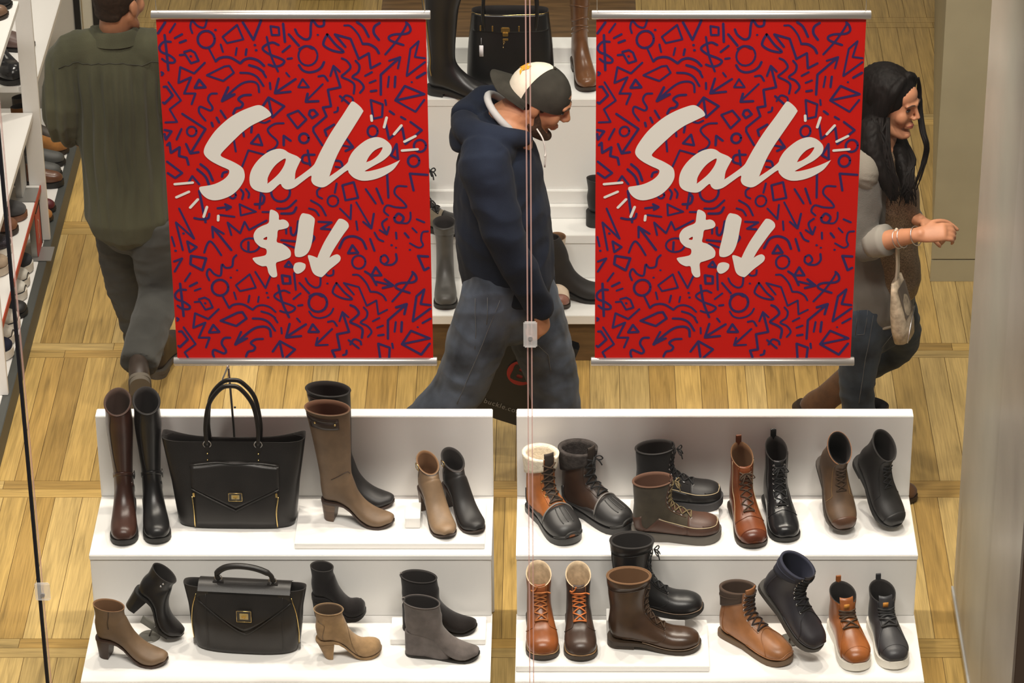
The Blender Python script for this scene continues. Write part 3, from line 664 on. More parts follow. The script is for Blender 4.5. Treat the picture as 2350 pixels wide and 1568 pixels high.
    def pull_tab(s, mat, h=.022, w=.009):
        p = s.last.pt(s.top, PI, 0); q = [p + Vector((.004, 0, -.02)), p + Vector((-.003, 0, -.004)), p + Vector((-.004, 0, h)), p + Vector((.002, 0, h + .003)), p + Vector((.004, 0, h * .7)), p + Vector((.004, 0, -.015))]
        q = catmull(q, 3)
        return MB().grid([[a + Vector((0, -w, 0)), a + Vector((0, w, 0))] for a in q]).obj('pull_tab', mat, s.root)
    def strap(s, i0, off, width, mat, metal, side=-1.2, tilt=.0):
        s.patch('strap', i0, i0 + width, -PI, PI, off, mat, 3, 30)
        c = s.last.pt(i0 + width / 2, side, off + .002); n = (s.last.pt(i0 + width / 2, side, .02) - s.last.pt(i0 + width / 2, side, 0)).normalized()
        t = Vector((0, 0, 1)).cross(n).normalized(); up = n.cross(t)
        MB().tube([c + t * a * .010 + up * b * .010 for a, b in ((-1, -1), (1, -1), (1, 1), (-1, 1))], .0016, 6, True).obj('buckle', metal, s.root)
    def place(s, toe_px, heading, Z, pitch=0., roll=0.):
        """toe tip on the plane Z at a pixel, heading in degrees (0 = +X, -90 = to the viewer)"""
        T = atZ(toe_px[0], toe_px[1], Z + .001); R = Matrix.Rotation(math.radians(heading), 3, 'Z') @ Matrix.Rotation(math.radians(pitch), 3, 'Y') @ Matrix.Rotation(math.radians(roll), 3, 'X')
        s.root.location = T - R @ Vector((s.L, 0, 0)); s.root.rotation_euler = R.to_euler()
        return s
BROWN_D = leather('dark_brown', (.045, .018, .012), .32, .3)
TAN = leather('tan', (.36, .115, .028), .34, .28)
COGNAC = leather('cognac', (.15, .040, .012), .30, .3)
TAUPE = leather('taupe', (.135, .085, .048), .55, .25)
TAUPE2 = leather('taupe_light', (.20, .13, .075), .5, .25)
CHOC = leather('chocolate', (.075, .034, .018), .36, .3)
CHOC2 = leather('chocolate_matte', (.09, .052, .028), .5, .3)
BLKM = leather('black_matte', (.013, .012, .012), .48, .3)
BLKS = suede('black', (.010, .008, .008))
GREYS = suede('grey', (.115, .098, .092))
TANS = suede('tan', (.27, .17, .085))
STACK = M('stacked_heel', (.10, .058, .033), .5, 0, .5, .25, 10, 0, 10, (1, 1, 20))
STACKD = M('stacked_heel_dark', (.035, .018, .012), .5)
TANLINE = M('lining_tan', (.16, .08, .035), .9)
STITCH = M('stitch_cream', (.45, .36, .22), .8)
GU, GL_ = 'boots on the upper white shelf', 'boots on the lower white shelf'
# --- left stand, upper shelf
def tall_tail(top, wtop, back=-.02, front=.50, dz=.0): # women's tall shaft
    return [(.445, .11, .22, 0, .78), (.42, .13, .05, .003, .76), (.415, .155, .0, .06, .74), (.42, .19, .02, .12, .74), (.44, .26, .0, .21, .86), (.48, .36, -.04, .33, 1.02), (front, top - .06, back - .04, top - .06, wtop * .98), (front, top + dz, back - .03, top, wtop)]
def wb(name, label, **k): # women's heeled boot defaults
    d = dict(L=.245, W=.042, st=.006, margin=.0015, h=.07, toe=.82, ins=.95, blunt=.85, heel=(.055, .045, .031, .026, .008)); d.update(k)
    return Boot(name, label, d.pop('group', GU), **d)
for (lab, mat, px, hd, sl) in (('dark brown knee-high riding boot with ankle strap', BROWN_D, (284, 1256), -86, 0), ('black knee-high riding boot with ankle strap beside the tote', BLACKL, (364, 1252), -80, 0)):
    b = Boot('tall_boot', lab, GU, L=.262, W=.044, st=.014, h=.022, heel=(.07, .066, .034, .033), upper=mat, sole=BLACKSOLE, toe=1., tail=tall_tail(.46, 1.0, -.0, .50, -.028), sc=.92, lining=M('lining_brown', (.05, .028, .02), .9) if mat is BROWN_D else DARKLINE)
    b.strap(9.25, .0025, .45, mat, PEWTER, 1.5); b.line('seam', [(9.6, -.5), (11, -.75), (13.5, -.6)], .001, DARKLINE)
    b.patch('heel_strap', 8.2, 8.55, 1.0, 2.6, .002, mat, 2, 8)
    b.line('top_binding', [(13.93, -PI + .3 * k) for k in range(22)], .0018, mat, .001); b.place(px, hd, ZU)
for (lab, mat, lin, hm, px) in (('taupe brown knee-high boot with block heel and top strap', TAUPE, M('lining_cognac', (.13, .06, .032), .85), STACK, (905, 1206)), ('black knee-high heeled boot behind the taupe one', BLKM, DARKLINE, STACKD, (905, 1161))):
    b = wb('heeled_tall_boot', lab, upper=mat, lining=lin, sole=STACKD, heelmat=hm, tail=[(.445, .11, .22, 0, .78), (.425, .135, .04, .003, .78), (.42, .16, 0, .06, .8), (.42, .19, -.01, .12, .86), (.425, .25, -.05, .21, .95), (.43, .33, -.10, .31, 1.06), (.43, .39, -.15, .39, 1.12), (.43, .445, -.18, .445, 1.16)], W=.043, sc=.80, L=.25)
    b.patch('strap', 12.75, 13.25, -2.4, -.9, .003, leather('strap_brown', (.035, .02, .014)), 3, 10); b.patch('strap', 13.3, 13.6, -2.6, -.9, .003, leather('strap_brown', (.035, .02, .014)), 3, 10)
    for ph in (-1.1, -2.0): MB().ball(b.last.pt(13.2, ph, .005), .004).obj('stud', GOLD, b.root)
    b.line('top_binding', [(13.95, -PI + .3 * k) for k in range(22)], .0018, mat, .001)
    b.line('seam', [(8.4, -.25), (9.2, -.6), (9.4, -1.6)], .0012, leather('strap_brown', (.035, .02, .014)))
    b.place(px, -13, ZU + .022)
ABT = [(.445, .082, .22, 0, .82), (.43, .088, .05, .003, .80), (.42, .092, .0, .05, .78), (.405, .096, .02, .09, .76), (.39, .099, .01, .125, .80), (.375, .102, .0, .148, .84)]
for (lab, mat, lin, hm, px, hd) in (('taupe ankle boot with buckled side cut-outs', TAUPE2, TANLINE, STACK, (1032, 1241), -68), ('black buckled ankle boot beside the taupe one', BLKM, DARKLINE, STACKD, (1101, 1230), -63)):
    b = wb('heeled_ankle_boot', lab, upper=mat, lining=lin, sole=STACKD, heelmat=hm, tail=ABT, L=.25, h=.075)
    b.patch('side_cutout', 8.9, 11.2, lambda i: -1.9 + .1 * i - .8, lambda i: -1.2 + .08 * (i - 9) - .5, .0008, leather('strap_brown', (.035, .02, .014)), 6, 5)
    b.strap(11.4, .003, .5, leather('strap_brown', (.035, .02, .014)), GOLD, -1.5); b.line('top_binding', [(11.95, -PI + .3 * k) for k in range(22)], .0015, mat, .001)
    b.place(px, hd, ZU + .022)
# --- left stand, lower shelf
LOWT = [(.445, .098, .22, 0, .80), (.425, .112, .05, .003, .78), (.42, .122, .0, .06, .76), (.42, .13, .015, .10, .76), (.425, .138, .0, .135, .80), (.43, .145, -.01, .155, .84)]
b = wb('heeled_ankle_boot', 'taupe ankle boot with dark block heel below the tilted black one', group=GL_, upper=TAUPE, lining=TANLINE, heelmat=STACKD, sole=STACKD, tail=LOWT, L=.245, h=.068, W=.043)
b.line('side_seam', [(8.2, -1.45), (9.5, -1.45), (11.9, -1.35)], .0018, leather('seam_brown', (.05, .03, .018))); b.place((386, 1524), -14, ZL)
b = wb('heeled_ankle_boot', 'black ankle boot tilted toe-down on a metal stand', group=GL_, upper=BLACKL, heelmat=BLACKL, sole=BLACKSOLE, tail=LOWT, L=.22, h=.07)
for i_ in (10.6, 9.6): MB().ball(b.last.pt(i_, -1.3, .002), .004).obj('stud', SILVER, b.root)
MB().box(.07, .10, -.012, .012, .052, .0525).obj('size_sticker', M('sticker', (.8, .78, .72), .6), b.root)
b.root.location = atY(286, 1382, 9.745); b.root.rotation_euler = (0, math.radians(34), math.radians(-10)); BTILT = b
b = wb('heeled_ankle_boot', 'black suede peep-toe ankle boot with thick high heel', group=GL_, upper=BLKS, heelmat=BLKS, sole=BLKS, tail=LOWT, L=.178, h=.070, W=.04, toe=1.2, ins=1.0, blunt=1, st=.012, sc=.74)
b.line('toe_seam', [(2.2, -1.9), (2.2, 0), (2.2, 1.9)], .0015, BLKS); b.place((840, 1414), -3, ZL + .066)
b = wb('heeled_ankle_boot', 'tan suede ankle boot with curved block heel', group=GL_, upper=TANS, lining=M('lining_dkbrown', (.07, .042, .022), .9), heelmat=TANS, sole=TANS, tail=LOWT, L=.215, h=.066, W=.042, toe=1.05, blunt=1, sc=.76, heel=(.058, .052, .031, .024, .028))
b.line('panel_seam', [(7.6, -2.4), (9.2, -1.9), (10.2, -2.6)], .0012, leather('seam_tan', (.13, .08, .04))); b.line('panel_seam', [(4.6, -1.9), (5.4, -1.2), (6.4, 0)], .0012, leather('seam_tan', (.13, .08, .04)))
b.line('top_binding', [(11.95, -PI + .3 * k) for k in range(22)], .0015, TANS, .001); b.place((876, 1496), 8, ZL)
for (lab, mat, px, z, hd) in (('black suede wedge ankle boot on a white block', BLKS, (1095, 1446), ZL + .022, -4), ('grey suede wedge ankle boot', GREYS, (1101, 1510), ZL, -8)):
    b = wb('wedge_ankle_boot', lab, group=GL_, upper=mat, wedge=True, sole=BLACKSOLE, tail=[(.50, .095, .22, 0, .80), (.49, .112, .05, .003, .80), (.485, .122, .0, .06, .80), (.48, .132, .0, .10, .82), (.475, .145, -.01, .145, .86), (.47, .152, -.01, .165, .90)], L=.248, h=.072, W=.043, toe=.78, sc=.80)
    b.pull_tab(SILVER if mat is BLKS else mat, .004, .004); b.line('top_binding', [(11.95, -PI + .3 * k) for k in range(22)], .0013, mat, .001); b.place(px, hd, z)
# --- right stand, upper shelf
DUCKB = leather('duck_brown', (.042, .023, .015), .4, .3)
DUCK = M('duck_rubber', (.022, .021, .021), .42)
for (lab, cuff, up, px, hd, dl) in (('duck boot with cream fleece cuff and tan leather', M('fleece_cream', (.78, .70, .56), .95, 0, .1, .12, 60, 1., 180), TAN, (1314, 1252), -62, .285), ('duck boot with charcoal fleece cuff and brown leather', M('fleece_charcoal', (.055, .048, .045), .95, 0, .1, .3, 60, 1., 180), DUCKB, (1442, 1222), -42, .285)):
    b = Boot('duck_boot', lab, GU, L=dl, W=.056, st=.020, upper=up, sole=DUCK, toe=1.0, ins=1.05, tail=[(.445, .108, .20, 0, .80), (.42, .13, .04, .003, .78), (.41, .15, .0, .06, .76), (.41, .175, .0, .12, .78), (.42, .20, -.02, .17, .86), (.43, .225, -.03, .21, .92)], lining=cuff, sc=1.02)
    b.patch('rubber_vamp', 0.0, 4.5, lambda i: -2.2, lambda i: 2.2, .003, DUCK, 14, 22)
    b.patch('rubber_side', 4.5, 7.6, lambda i: 1.25 + .25 * (i - 4.5), lambda i: 2.5, .003, DUCK, 8, 6); b.patch('rubber_side', 4.5, 7.6, lambda i: -2.5, lambda i: -1.25 - .25 * (i - 4.5), .003, DUCK, 8, 6)
    b.patch('rubber_heel', 7.6, 8.9, 2.0, 2 * PI - 2.0, .003, DUCK, 4, 12)
    for a in (-.35, 0, .35): b.line('vamp_rib', [(2.2, a * 1.1), (3.2, a), (4.2, a * .8)], .0022, DUCK, .003)
    b.line('vamp_welt', [(4.5, -1.5), (4.62, -.7), (4.7, 0), (4.62, .7), (4.5, 1.5)], .003, M('welt_grey', (.16, .15, .14), .6), .003)
    b.line('toe_bumper', [(2.6, -2.0), (1.3, -1.75), (.5, -1.5), (.15, 0), (.5, 1.5), (1.3, 1.75), (2.6, 2.0)], .005, BLACKSOLE, .002)
    b.patch('fleece_cuff', 10.1, 12.0, 0.42, 2 * PI - .42, .008, cuff, 6, 34)
    b.tongue(5.0, 11.6, M('tongue_brown', (.03, .02, .014), .7), .017, .03, .0012); b.facing(4.9, 11.5, up, .026, .001, .0018)
    b.laces(5.0, 11.2, 6, LACEBLK if up is DUCKB else LACEBRN, .022, .0026, .006, GOLD if up is TAN else PEWTER, up is DUCKB); b.place(px, hd, ZU)
SOLEGREY = M('sole_grey', (.105, .092, .078), .7)
for (lab, up, lo, lace, lin, px, z, sm) in (('black moccasin-toe boot on a white block', suede('black2', (.013, .012, .012)), BLKM, LACEBLK, DARKLINE, (1656, 1156), ZU + .032, M('sole_slate', (.06, .058, .06), .7)), ('brown moccasin-toe boot with olive canvas shaft', suede('olive_brown', (.052, .042, .028)), leather('moc_brown', (.075, .036, .024), .45), M('lace_olive', (.16, .12, .055), .8), M('lining_russet', (.10, .045, .025), .85), (1652, 1232), ZU, SOLEGREY)):
    b = Boot('moccasin_boot', lab, GU, L=.292, W=.054, st=.026, upper=up, sole=sm, toe=.92, ins=.86, lining=lin, tail=[(.45, .098, .20, 0, .80), (.425, .118, .04, .003, .78), (.42, .134, .0, .05, .76), (.425, .152, .01, .10, .77), (.44, .178, .0, .15, .84), (.45, .198, -.005, .185, .88)], margin=.005)
    b.patch('vamp', .0, 4.6, -2.3, 2.3, .0018, lo, 14, 22); b.patch('side_panel', 4.6, 7.6, -2.4, -1.25, .0018, lo, 8, 8); b.patch('side_panel', 4.6, 7.6, 1.25, 2.4, .0018, lo, 8, 8); b.patch('heel_counter', 7.6, 9.0, 2.0, 2 * PI - 2.0, .0018, lo, 5, 12)
    for sg in (1, -1): b.line('stitching', [(1.0, 0), (1.35, sg * .75), (2.2, sg * 1.05), (3.5, sg * 1.15), (5.0, sg * 1.2), (7.5, sg * 1.3)], .0013, STITCH, .003)
    b.line('moc_ridge', [(3.2, -1.0), (1.8, -.85), (1.05, -.4), (.9, 0), (1.05, .4), (1.8, .85), (3.2, 1.0)], .0024, lo, .001)
    b.tongue(5.0, 11.4, lo, .02, .016); b.facing(4.8, 11.6, lin, .024, .001, .0014); b.laces(4.3, 11.3, 8, lace, .020, .0022, .004, SILVER, True)
    b.line('top_binding', [(11.93, .5 + .25 * k) for k in range(22)], .0022, lin if up.name != 'suede_black2' else BLKM, .001); b.place(px, -3, z)
for (lab, up, lace, px, hd, ey, cap) in (('cognac lace-up boot with toe cap and side zip', COGNAC, LACEBRN, (1734, 1262), -79, None, True), ('glossy black lace-up boot with silver eyelets', leather('black_gloss', (.009, .009, .010), .2, .2), LACEBLK, (1808, 1248), -81, SILVER, False)):
    b = Boot('lace_up_boot', lab, GU, sc=1.02, L=.272, W=.051, st=.010, h=.020, heel=(.078, .075, .036, .035), upper=up, sole=BROWNSOLE if cap else BLACKSOLE, toe=.95, ins=.95, tail=[(.445, .106, .22, 0, .78), (.42, .126, .05, .003, .74), (.41, .143, .0, .05, .72), (.405, .156, .018, .11, .70), (.40, .170, .01, .17, .72), (.39, .182, .0, .225, .74)], lining=TANLINE if cap else DARKLINE)
    if cap: b.patch('toe_cap', .0, 2.35, -2.2, 2.2, .0016, leather('cognac_dark', (.095, .024, .010), .28), 10, 22)
    b.facing(4.5, 11.6, up, .022, .001, .0014); b.line('vamp_seam', [(4.3, -1.3), (4.1, -.6), (4.2, 0), (4.1, .6), (4.3, 1.3)], .0013, up, .001)
    b.line('side_stitch', [(4.6, -1.3), (6.5, -1.1), (9, -1.25), (11.8, -1.3)], .0009, STITCH if cap else up); b.line('side_stitch', [(4.6, 1.3), (6.5, 1.1), (9, 1.25), (11.8, 1.3)], .0009, STITCH if cap else up)
    b.tongue(5.0, 11.4, up, .017, .012); b.laces(4.7, 11.0, 8, lace, .018, .0022, .0045, ey, True); b.pull_tab(up); b.line('zip', [(8.4, 1.35), (10, 1.4), (11.9, 1.4)], .0016, PEWTER, .001); b.place(px, hd, ZU)
for (lab, up, lace, px, hd, pit) in (('brown cap-toe ankle boot propped against the back panel', CHOC2, LACEBRN, (1938, 1222), -75, 33), ('black cap-toe ankle boot propped against the back panel', BLKM, LACEBLK, (2054, 1213), -60, 33)):
    b = Boot('cap_toe_boot', lab, GU, sc=1.0, L=.278, W=.051, st=.009, h=.016, heel=(.075, .072, .036, .035), upper=up, sole=BROWNSOLE if up is CHOC2 else BLACKSOLE, toe=.92, ins=.92, tail=[(.445, .104, .22, 0, .78), (.42, .122, .05, .003, .74), (.412, .136, .0, .05, .72), (.405, .143, .018, .10, .71), (.40, .148, .005, .145, .74), (.395, .152, -.005, .178, .77)])
    b.patch('toe_cap', .0, 2.3, -2.2, 2.2, .0013, CHOC if up is CHOC2 else BLKM, 10, 22); sm = leather('seam_gold', (.20, .12, .05)) if up is CHOC2 else BLKM
    b.line('top_binding', [(11.93, .35 + .25 * k) for k in range(23)], .0018, leather('binding_brown', (.22, .10, .045)) if up is CHOC2 else BLKM, .001)
    for sg in (1, -1): b.line('facing_seam', [(11.9, sg * .35), (10, sg * .62), (7, sg * .68), (5.2, sg * .72), (4.6, sg * .75), (4.5, sg * 1.4)], .0011, sm)
    b.patch('tongue', 10.6, 11.98, lambda i: -.06 - .26 * (i - 10.6) / 1.38, lambda i: .06 + .26 * (i - 10.6) / 1.38, .0006, up, 5, 4)
    b.laces(5.0, 8.2, 5, lace, .016, .002, .004, None, False); b.place(px, hd, ZU + .012, pit)
# --- right stand, lower shelf
ORANGEL = M('lace_orange', (.34, .11, .025), .8)
for (lab, up, lace, px, hd) in (('cognac derby boot with fleece lining and rust laces', leather('cognac2', (.21, .062, .017), .3), ORANGEL, (1249, 1519), -85), ('dark brown derby boot with fleece lining and orange laces', leather('dark_derby', (.045, .026, .019), .32), M('lace_bright', (.50, .14, .03), .8), (1335, 1521), -87)):
    b = Boot('derby_boot', lab, GL_, sc=1.02, L=.268, W=.053, st=.013, h=.014, heel=(.078, .076, .038, .037), upper=up, sole=BROWNSOLE, toe=1., ins=.95, tail=[(.445, .100, .22, 0, .80), (.425, .114, .05, .003, .76), (.41, .126, 0, .05, .74), (.40, .136, .018, .10, .74), (.39, .146, .01, .150, .78), (.385, .152, 0, .192, .80)], lining=M('lining_fleece', (.55, .42, .28), .95, 0, .1, .2, 50))
    b.line('welt', [(5.6, -2.15), (4, -2.1), (2.4, -2.0), (1.2, -1.9), (.4, -2.0), (.0, -PI), (.4, 2.0 - 2 * PI), (1.2, 1.9 - 2 * PI), (2.4, 2.0 - 2 * PI), (4, 2.1 - 2 * PI), (5.6, 2.15 - 2 * PI)], .0022, M('welt_tan', (.28, .16, .07), .6), .003)
    b.line('vamp_seam', [(5.2, -1.7), (4.5, -1.2), (4.3, -.6), (4.75, -.42)], .0013, up, .001); b.line('vamp_seam', [(5.2, 1.7), (4.5, 1.2), (4.3, .6), (4.75, .42)], .0013, up, .001)
    b.facing(4.8, 11.8, leather('edge_tan', (.24, .10, .04)), .021, .001, .0014); b.tongue(5.0, 11.2, up, .018, .012); b.laces(4.8, 9.8, 6, lace, .020, .0027, .0045, None, False)
    l2 = MB(); a = b.last.pt(9.8, .55, .005); c = b.last.pt(9.8, -.55, .005); e = b.last.pt(11.4, -.3, .006)
    l2.tube(catmull([a, b.last.pt(9.9, .1, .012), c, c + Vector((0, -.006, .01)), b.last.pt(10.4, -.5, .008), e, e + Vector((.002, .004, .012))], 5), .0026, 6); l2.tube(catmull([c, b.last.pt(10.0, 0, .012), a, a + Vector((.004, .012, -.002))], 5), .0026, 6); l2.obj('loose_lace', lace, b.root); b.place(px, hd, ZL + .022)
HT = [(.445, .108, .22, 0, .80), (.42, .128, .05, .003, .78), (.41, .150, .0, .06, .76), (.41, .178, .02, .12, .78), (.425, .215, .0, .18, .86), (.44, .25, -.01, .24, .92), (.445, .262, -.015, .258, .93)]
for (lab, up, lin, px, z, hd, sl) in (('black roll-top lace boot lifted on a white block', BLACKL, M('lining_blk', (.02, .017, .016), .9), (1612, 1402), ZL + .081, -4, BLACKSOLE), ('dark brown roll-top lace boot in front of the black one', leather('brown_gloss', (.052, .028, .017), .26, .3), TANLINE, (1606, 1485), ZL + .022, -5, BROWNSOLE)):
    b = Boot('roll_top_boot', lab, GL_, L=.302, W=.053, st=.012, h=.018, heel=(.088, .086, .038, .037), upper=up, sole=sl, toe=1.02, ins=.92, tail=HT, lining=lin, margin=.005, sc=.92)
    b.band('rolled_cuff', 11.6, 12.98, .005, up); b.line('top_binding', [(12.95, .0 + .3 * k) for k in range(22)], .0028, lin, .003)
    b.line('shaft_seam', [(11.45, -PI + .3 * k) for k in range(22)], .0012, up, .001); b.line('welt', [(6.2, -2.2), (4, -2.1), (2.4, -2.0), (1.2, -1.9), (.4, -2.0), (.0, -PI), (.4, 2.0 - 2 * PI), (1.2, 1.9 - 2 * PI), (2.4, 2.0 - 2 * PI), (4, 2.1 - 2 * PI)], .002, M('welt_dull', (.14, .09, .055), .4), .004)
    b.facing(4.7, 11.4, up, .021, .001, .0018); b.tongue(5.0, 11.4, up, .017, .004); b.laces(4.8, 11.2, 8, LACEBLK if up is BLACKL else LACEBRN, .018, .0022, .0045, PEWTER, up is BLACKL)
    b.line('quarter_seam', [(7.5, -2.3), (6.2, -2.0), (5.0, -1.5), (4.6, -.9), (4.8, -.5)], .0012, up, .001); b.patch('back_strip', 8.2, 12.9, PI - .18, PI + .18, .002, up, 10, 3); b.place(px, hd, z)
SN = [(.46, .088, .20, 0, .84), (.45, .098, .04, .003, .82), (.44, .106, 0, .05, .80), (.43, .112, .02, .09, .80), (.42, .118, .01, .12, .84), (.41, .122, 0, .14, .86)]
HTOP = [(.45, .106, .20, 0, .82), (.43, .126, .04, .003, .80), (.42, .142, .0, .05, .78), (.415, .160, .02, .10, .78), (.425, .180, .01, .145, .84), (.435, .195, .0, .17, .87)]
def hightop(lab, up, collar, lace, solem, ey):
    b = Boot('high_top_sneaker', lab, GL_, L=.296, W=.052, st=.016, upper=up, sole=solem, toe=.92, ins=.95, tail=HTOP, lining=collar, cat='sneaker')
    b.patch('padded_collar', 10.0, 11.97, .75, 2 * PI - .75, .005, collar, 6, 26); b.line('collar_roll', [(10.9, .8 + .25 * k) for k in range(19)], .002, collar, .005)
    b.line('toe_seam', [(3.2, -2.0), (3.5, -1.1), (4.3, -.6), (4.7, 0), (4.3, .6), (3.5, 1.1), (3.2, 2.0)], .0014, up, .001); b.line('foxing_seam', [(5.5, -1.9), (3, -1.85), (1.5, -1.65), (.7, -1.2), (.45, 0), (.7, 1.2), (1.5, 1.65), (3, 1.85), (5.5, 1.9)], .0016, up, .001)
    b.line('heel_seam', [(7.2, -2.2), (8.6, -1.9), (10.0, -1.9)], .0013, up, .001); b.facing(4.8, 11.9, up, .026, .001, .0016); b.tongue(5.0, 11.8, up, .022, .012, .002)
    b.laces(4.9, 11.3, 8, lace, .023, .0028, .005, ey, False); return b
hightop('tan leather high-top sneaker with dark laces', leather('tan2', (.30, .125, .048), .36, .25), M('collar_brown', (.055, .032, .02), .8), M('lace_dark', (.03, .017, .014), .8), M('sole_tan', (.13, .08, .045), .6), SILVER).place((1811, 1527), -44, ZL)
b = hightop('navy high-top sneaker tilted toe-down on a metal stand', leather('navy', (.022, .020, .026), .42, .25), M('collar_navy', (.016, .018, .036), .8), LACEBLK, M('sole_dark', (.05, .045, .04), .6), SILVER)
b.root.location = atY(1751, 1336, 9.755); b.root.rotation_euler = (0, math.radians(30), math.radians(-48)); NTILT = b
for (lab, up, lace, px, hd) in (('cognac mid-top sneaker with white rubber sole', leather('cognac3', (.27, .085, .022), .3), LACEBRN, (1972, 1544), -79), ('charcoal mid-top sneaker with white rubber sole', leather('charcoal', (.030, .030, .034), .4), M('lace_char', (.025, .025, .026), .8), (2058, 1540), -81)):
    b = Boot('mid_top_sneaker', lab, GL_, L=.294, W=.051, st=.026, upper=up, sole=RUBBERWHITE, toe=.9, ins=.9, tail=SN, cat='sneaker', margin=.004)
    b.line('sole_groove', [(6.5, -2.55), (4, -2.5), (2, -2.45), (.9, -2.3), (.3, -2.4), (.03, -PI), (.3, 2.4 - 2 * PI), (.9, 2.3 - 2 * PI), (2, 2.45 - 2 * PI), (4, 2.5 - 2 * PI), (6.5, 2.55 - 2 * PI)], .0016, M('groove', (.45, .40, .33), .6), .005)
    b.line('toe_seam', [(3.0, -2.0), (3.3, -1.3), (4.4, -.75), (4.9, -.5)], .0014, up, .001); b.line('toe_seam', [(3.0, 2.0), (3.3, 1.3), (4.4, .75), (4.9, .5)], .0014, up, .001); b.line('cap_seam', [(2.4, -1.4), (2.6, 0), (2.4, 1.4)], .001, up)
    b.tongue(5.0, 11.0, up, .022, .026, .001); b.facing(4.8, 11.8, up, .026, .001, .0018); b.laces(4.9, 9.2, 5, lace, .025, .0028, .0045, None, False)
    q = b.last.pt(11.0, -.12, .004); MB().box(-.001, .0015, -.009, .009, -.008, .010, .0005).obj('tongue_patch', M('patch_orange', (.52, .22, .03), .6), b.root).location = q + Vector((.005, 0, .006))
    b.pull_tab(up, .018, .008); b.place(px, hd, ZL)
# shoe stands
def disc(px, r, label, post_to, mat, parent_y=None):
    c = atZ(px[0], px[1], ZL); t = thing('shoe_stand', label, 'stand', c)
    MB().loft([[(r * f * math.cos(2 * PI * k / 32), r * f * math.sin(2 * PI * k / 32), z) for k in range(32)] for f, z in ((1, 0.0005), (1, .003), (.97, .004))]).obj('base_plate', mat, t, True, 30)
    d = post_to - Vector(c)
    MB().tube([(0, 0, .003), (d.x * .3, d.y * .3, d.z * .55), (d.x, d.y, d.z)], .0028, 8).obj('post', PEWTER, t)
    return t, d
DM = M('stand_grey', (.16, .155, .135), .35, .4)
def rest(b, label, px, u=.62):
    R = b.root.rotation_euler.to_matrix(); p = b.root.location + R @ Vector((b.L * u, 0, max(0, b.zb(u) - .014) - .012))
    t, d = disc(px, .036, label, p, DM)
    x = R @ Vector((1, 0, 0)); y = R @ Vector((0, 1, 0)); nz = R @ Vector((0, 0, 1)); P = []
    for k in range(9):
        f = -.07 + .14 * k / 8; ce = d + x * f * b.L / .29 + nz * (-.010); P.append([ce + y * .02, ce - y * .02])
    MB().grid(P).obj('rest_plate', DM, t)
rest(BTILT, 'round grey shoe stand under the tilted black ankle boot', (343, 1462), .60)
rest(NTILT, 'round grey shoe stand under the tilted navy sneaker', (1812, 1470), .62)
c = atZ(784, 1416, ZL + .06); t = thing('shoe_stand', 'flat oval grey plate on a short post under the black suede peep-toe boot', 'stand', (c.x - .005, c.y, ZL))
MB().loft([[(.076 * f * math.cos(2 * PI * k / 40), .042 * f * math.sin(2 * PI * k / 40), z) for k in range(40)] for f, z in ((.97, .060), (1, .0615), (1, .064), (.97, .065))]).obj('top_plate', DM, t, True, 30)
MB().tube([(0, 0, .002), (0, 0, .0605)], .003, 8).obj('post', PEWTER, t)
MB().loft([[(.03 * f * math.cos(2 * PI * k / 24), .03 * f * math.sin(2 * PI * k / 24), z) for k in range(24)] for f, z in ((1, .0006), (1, .003))]).obj('base_plate', DM, t, True, 30)
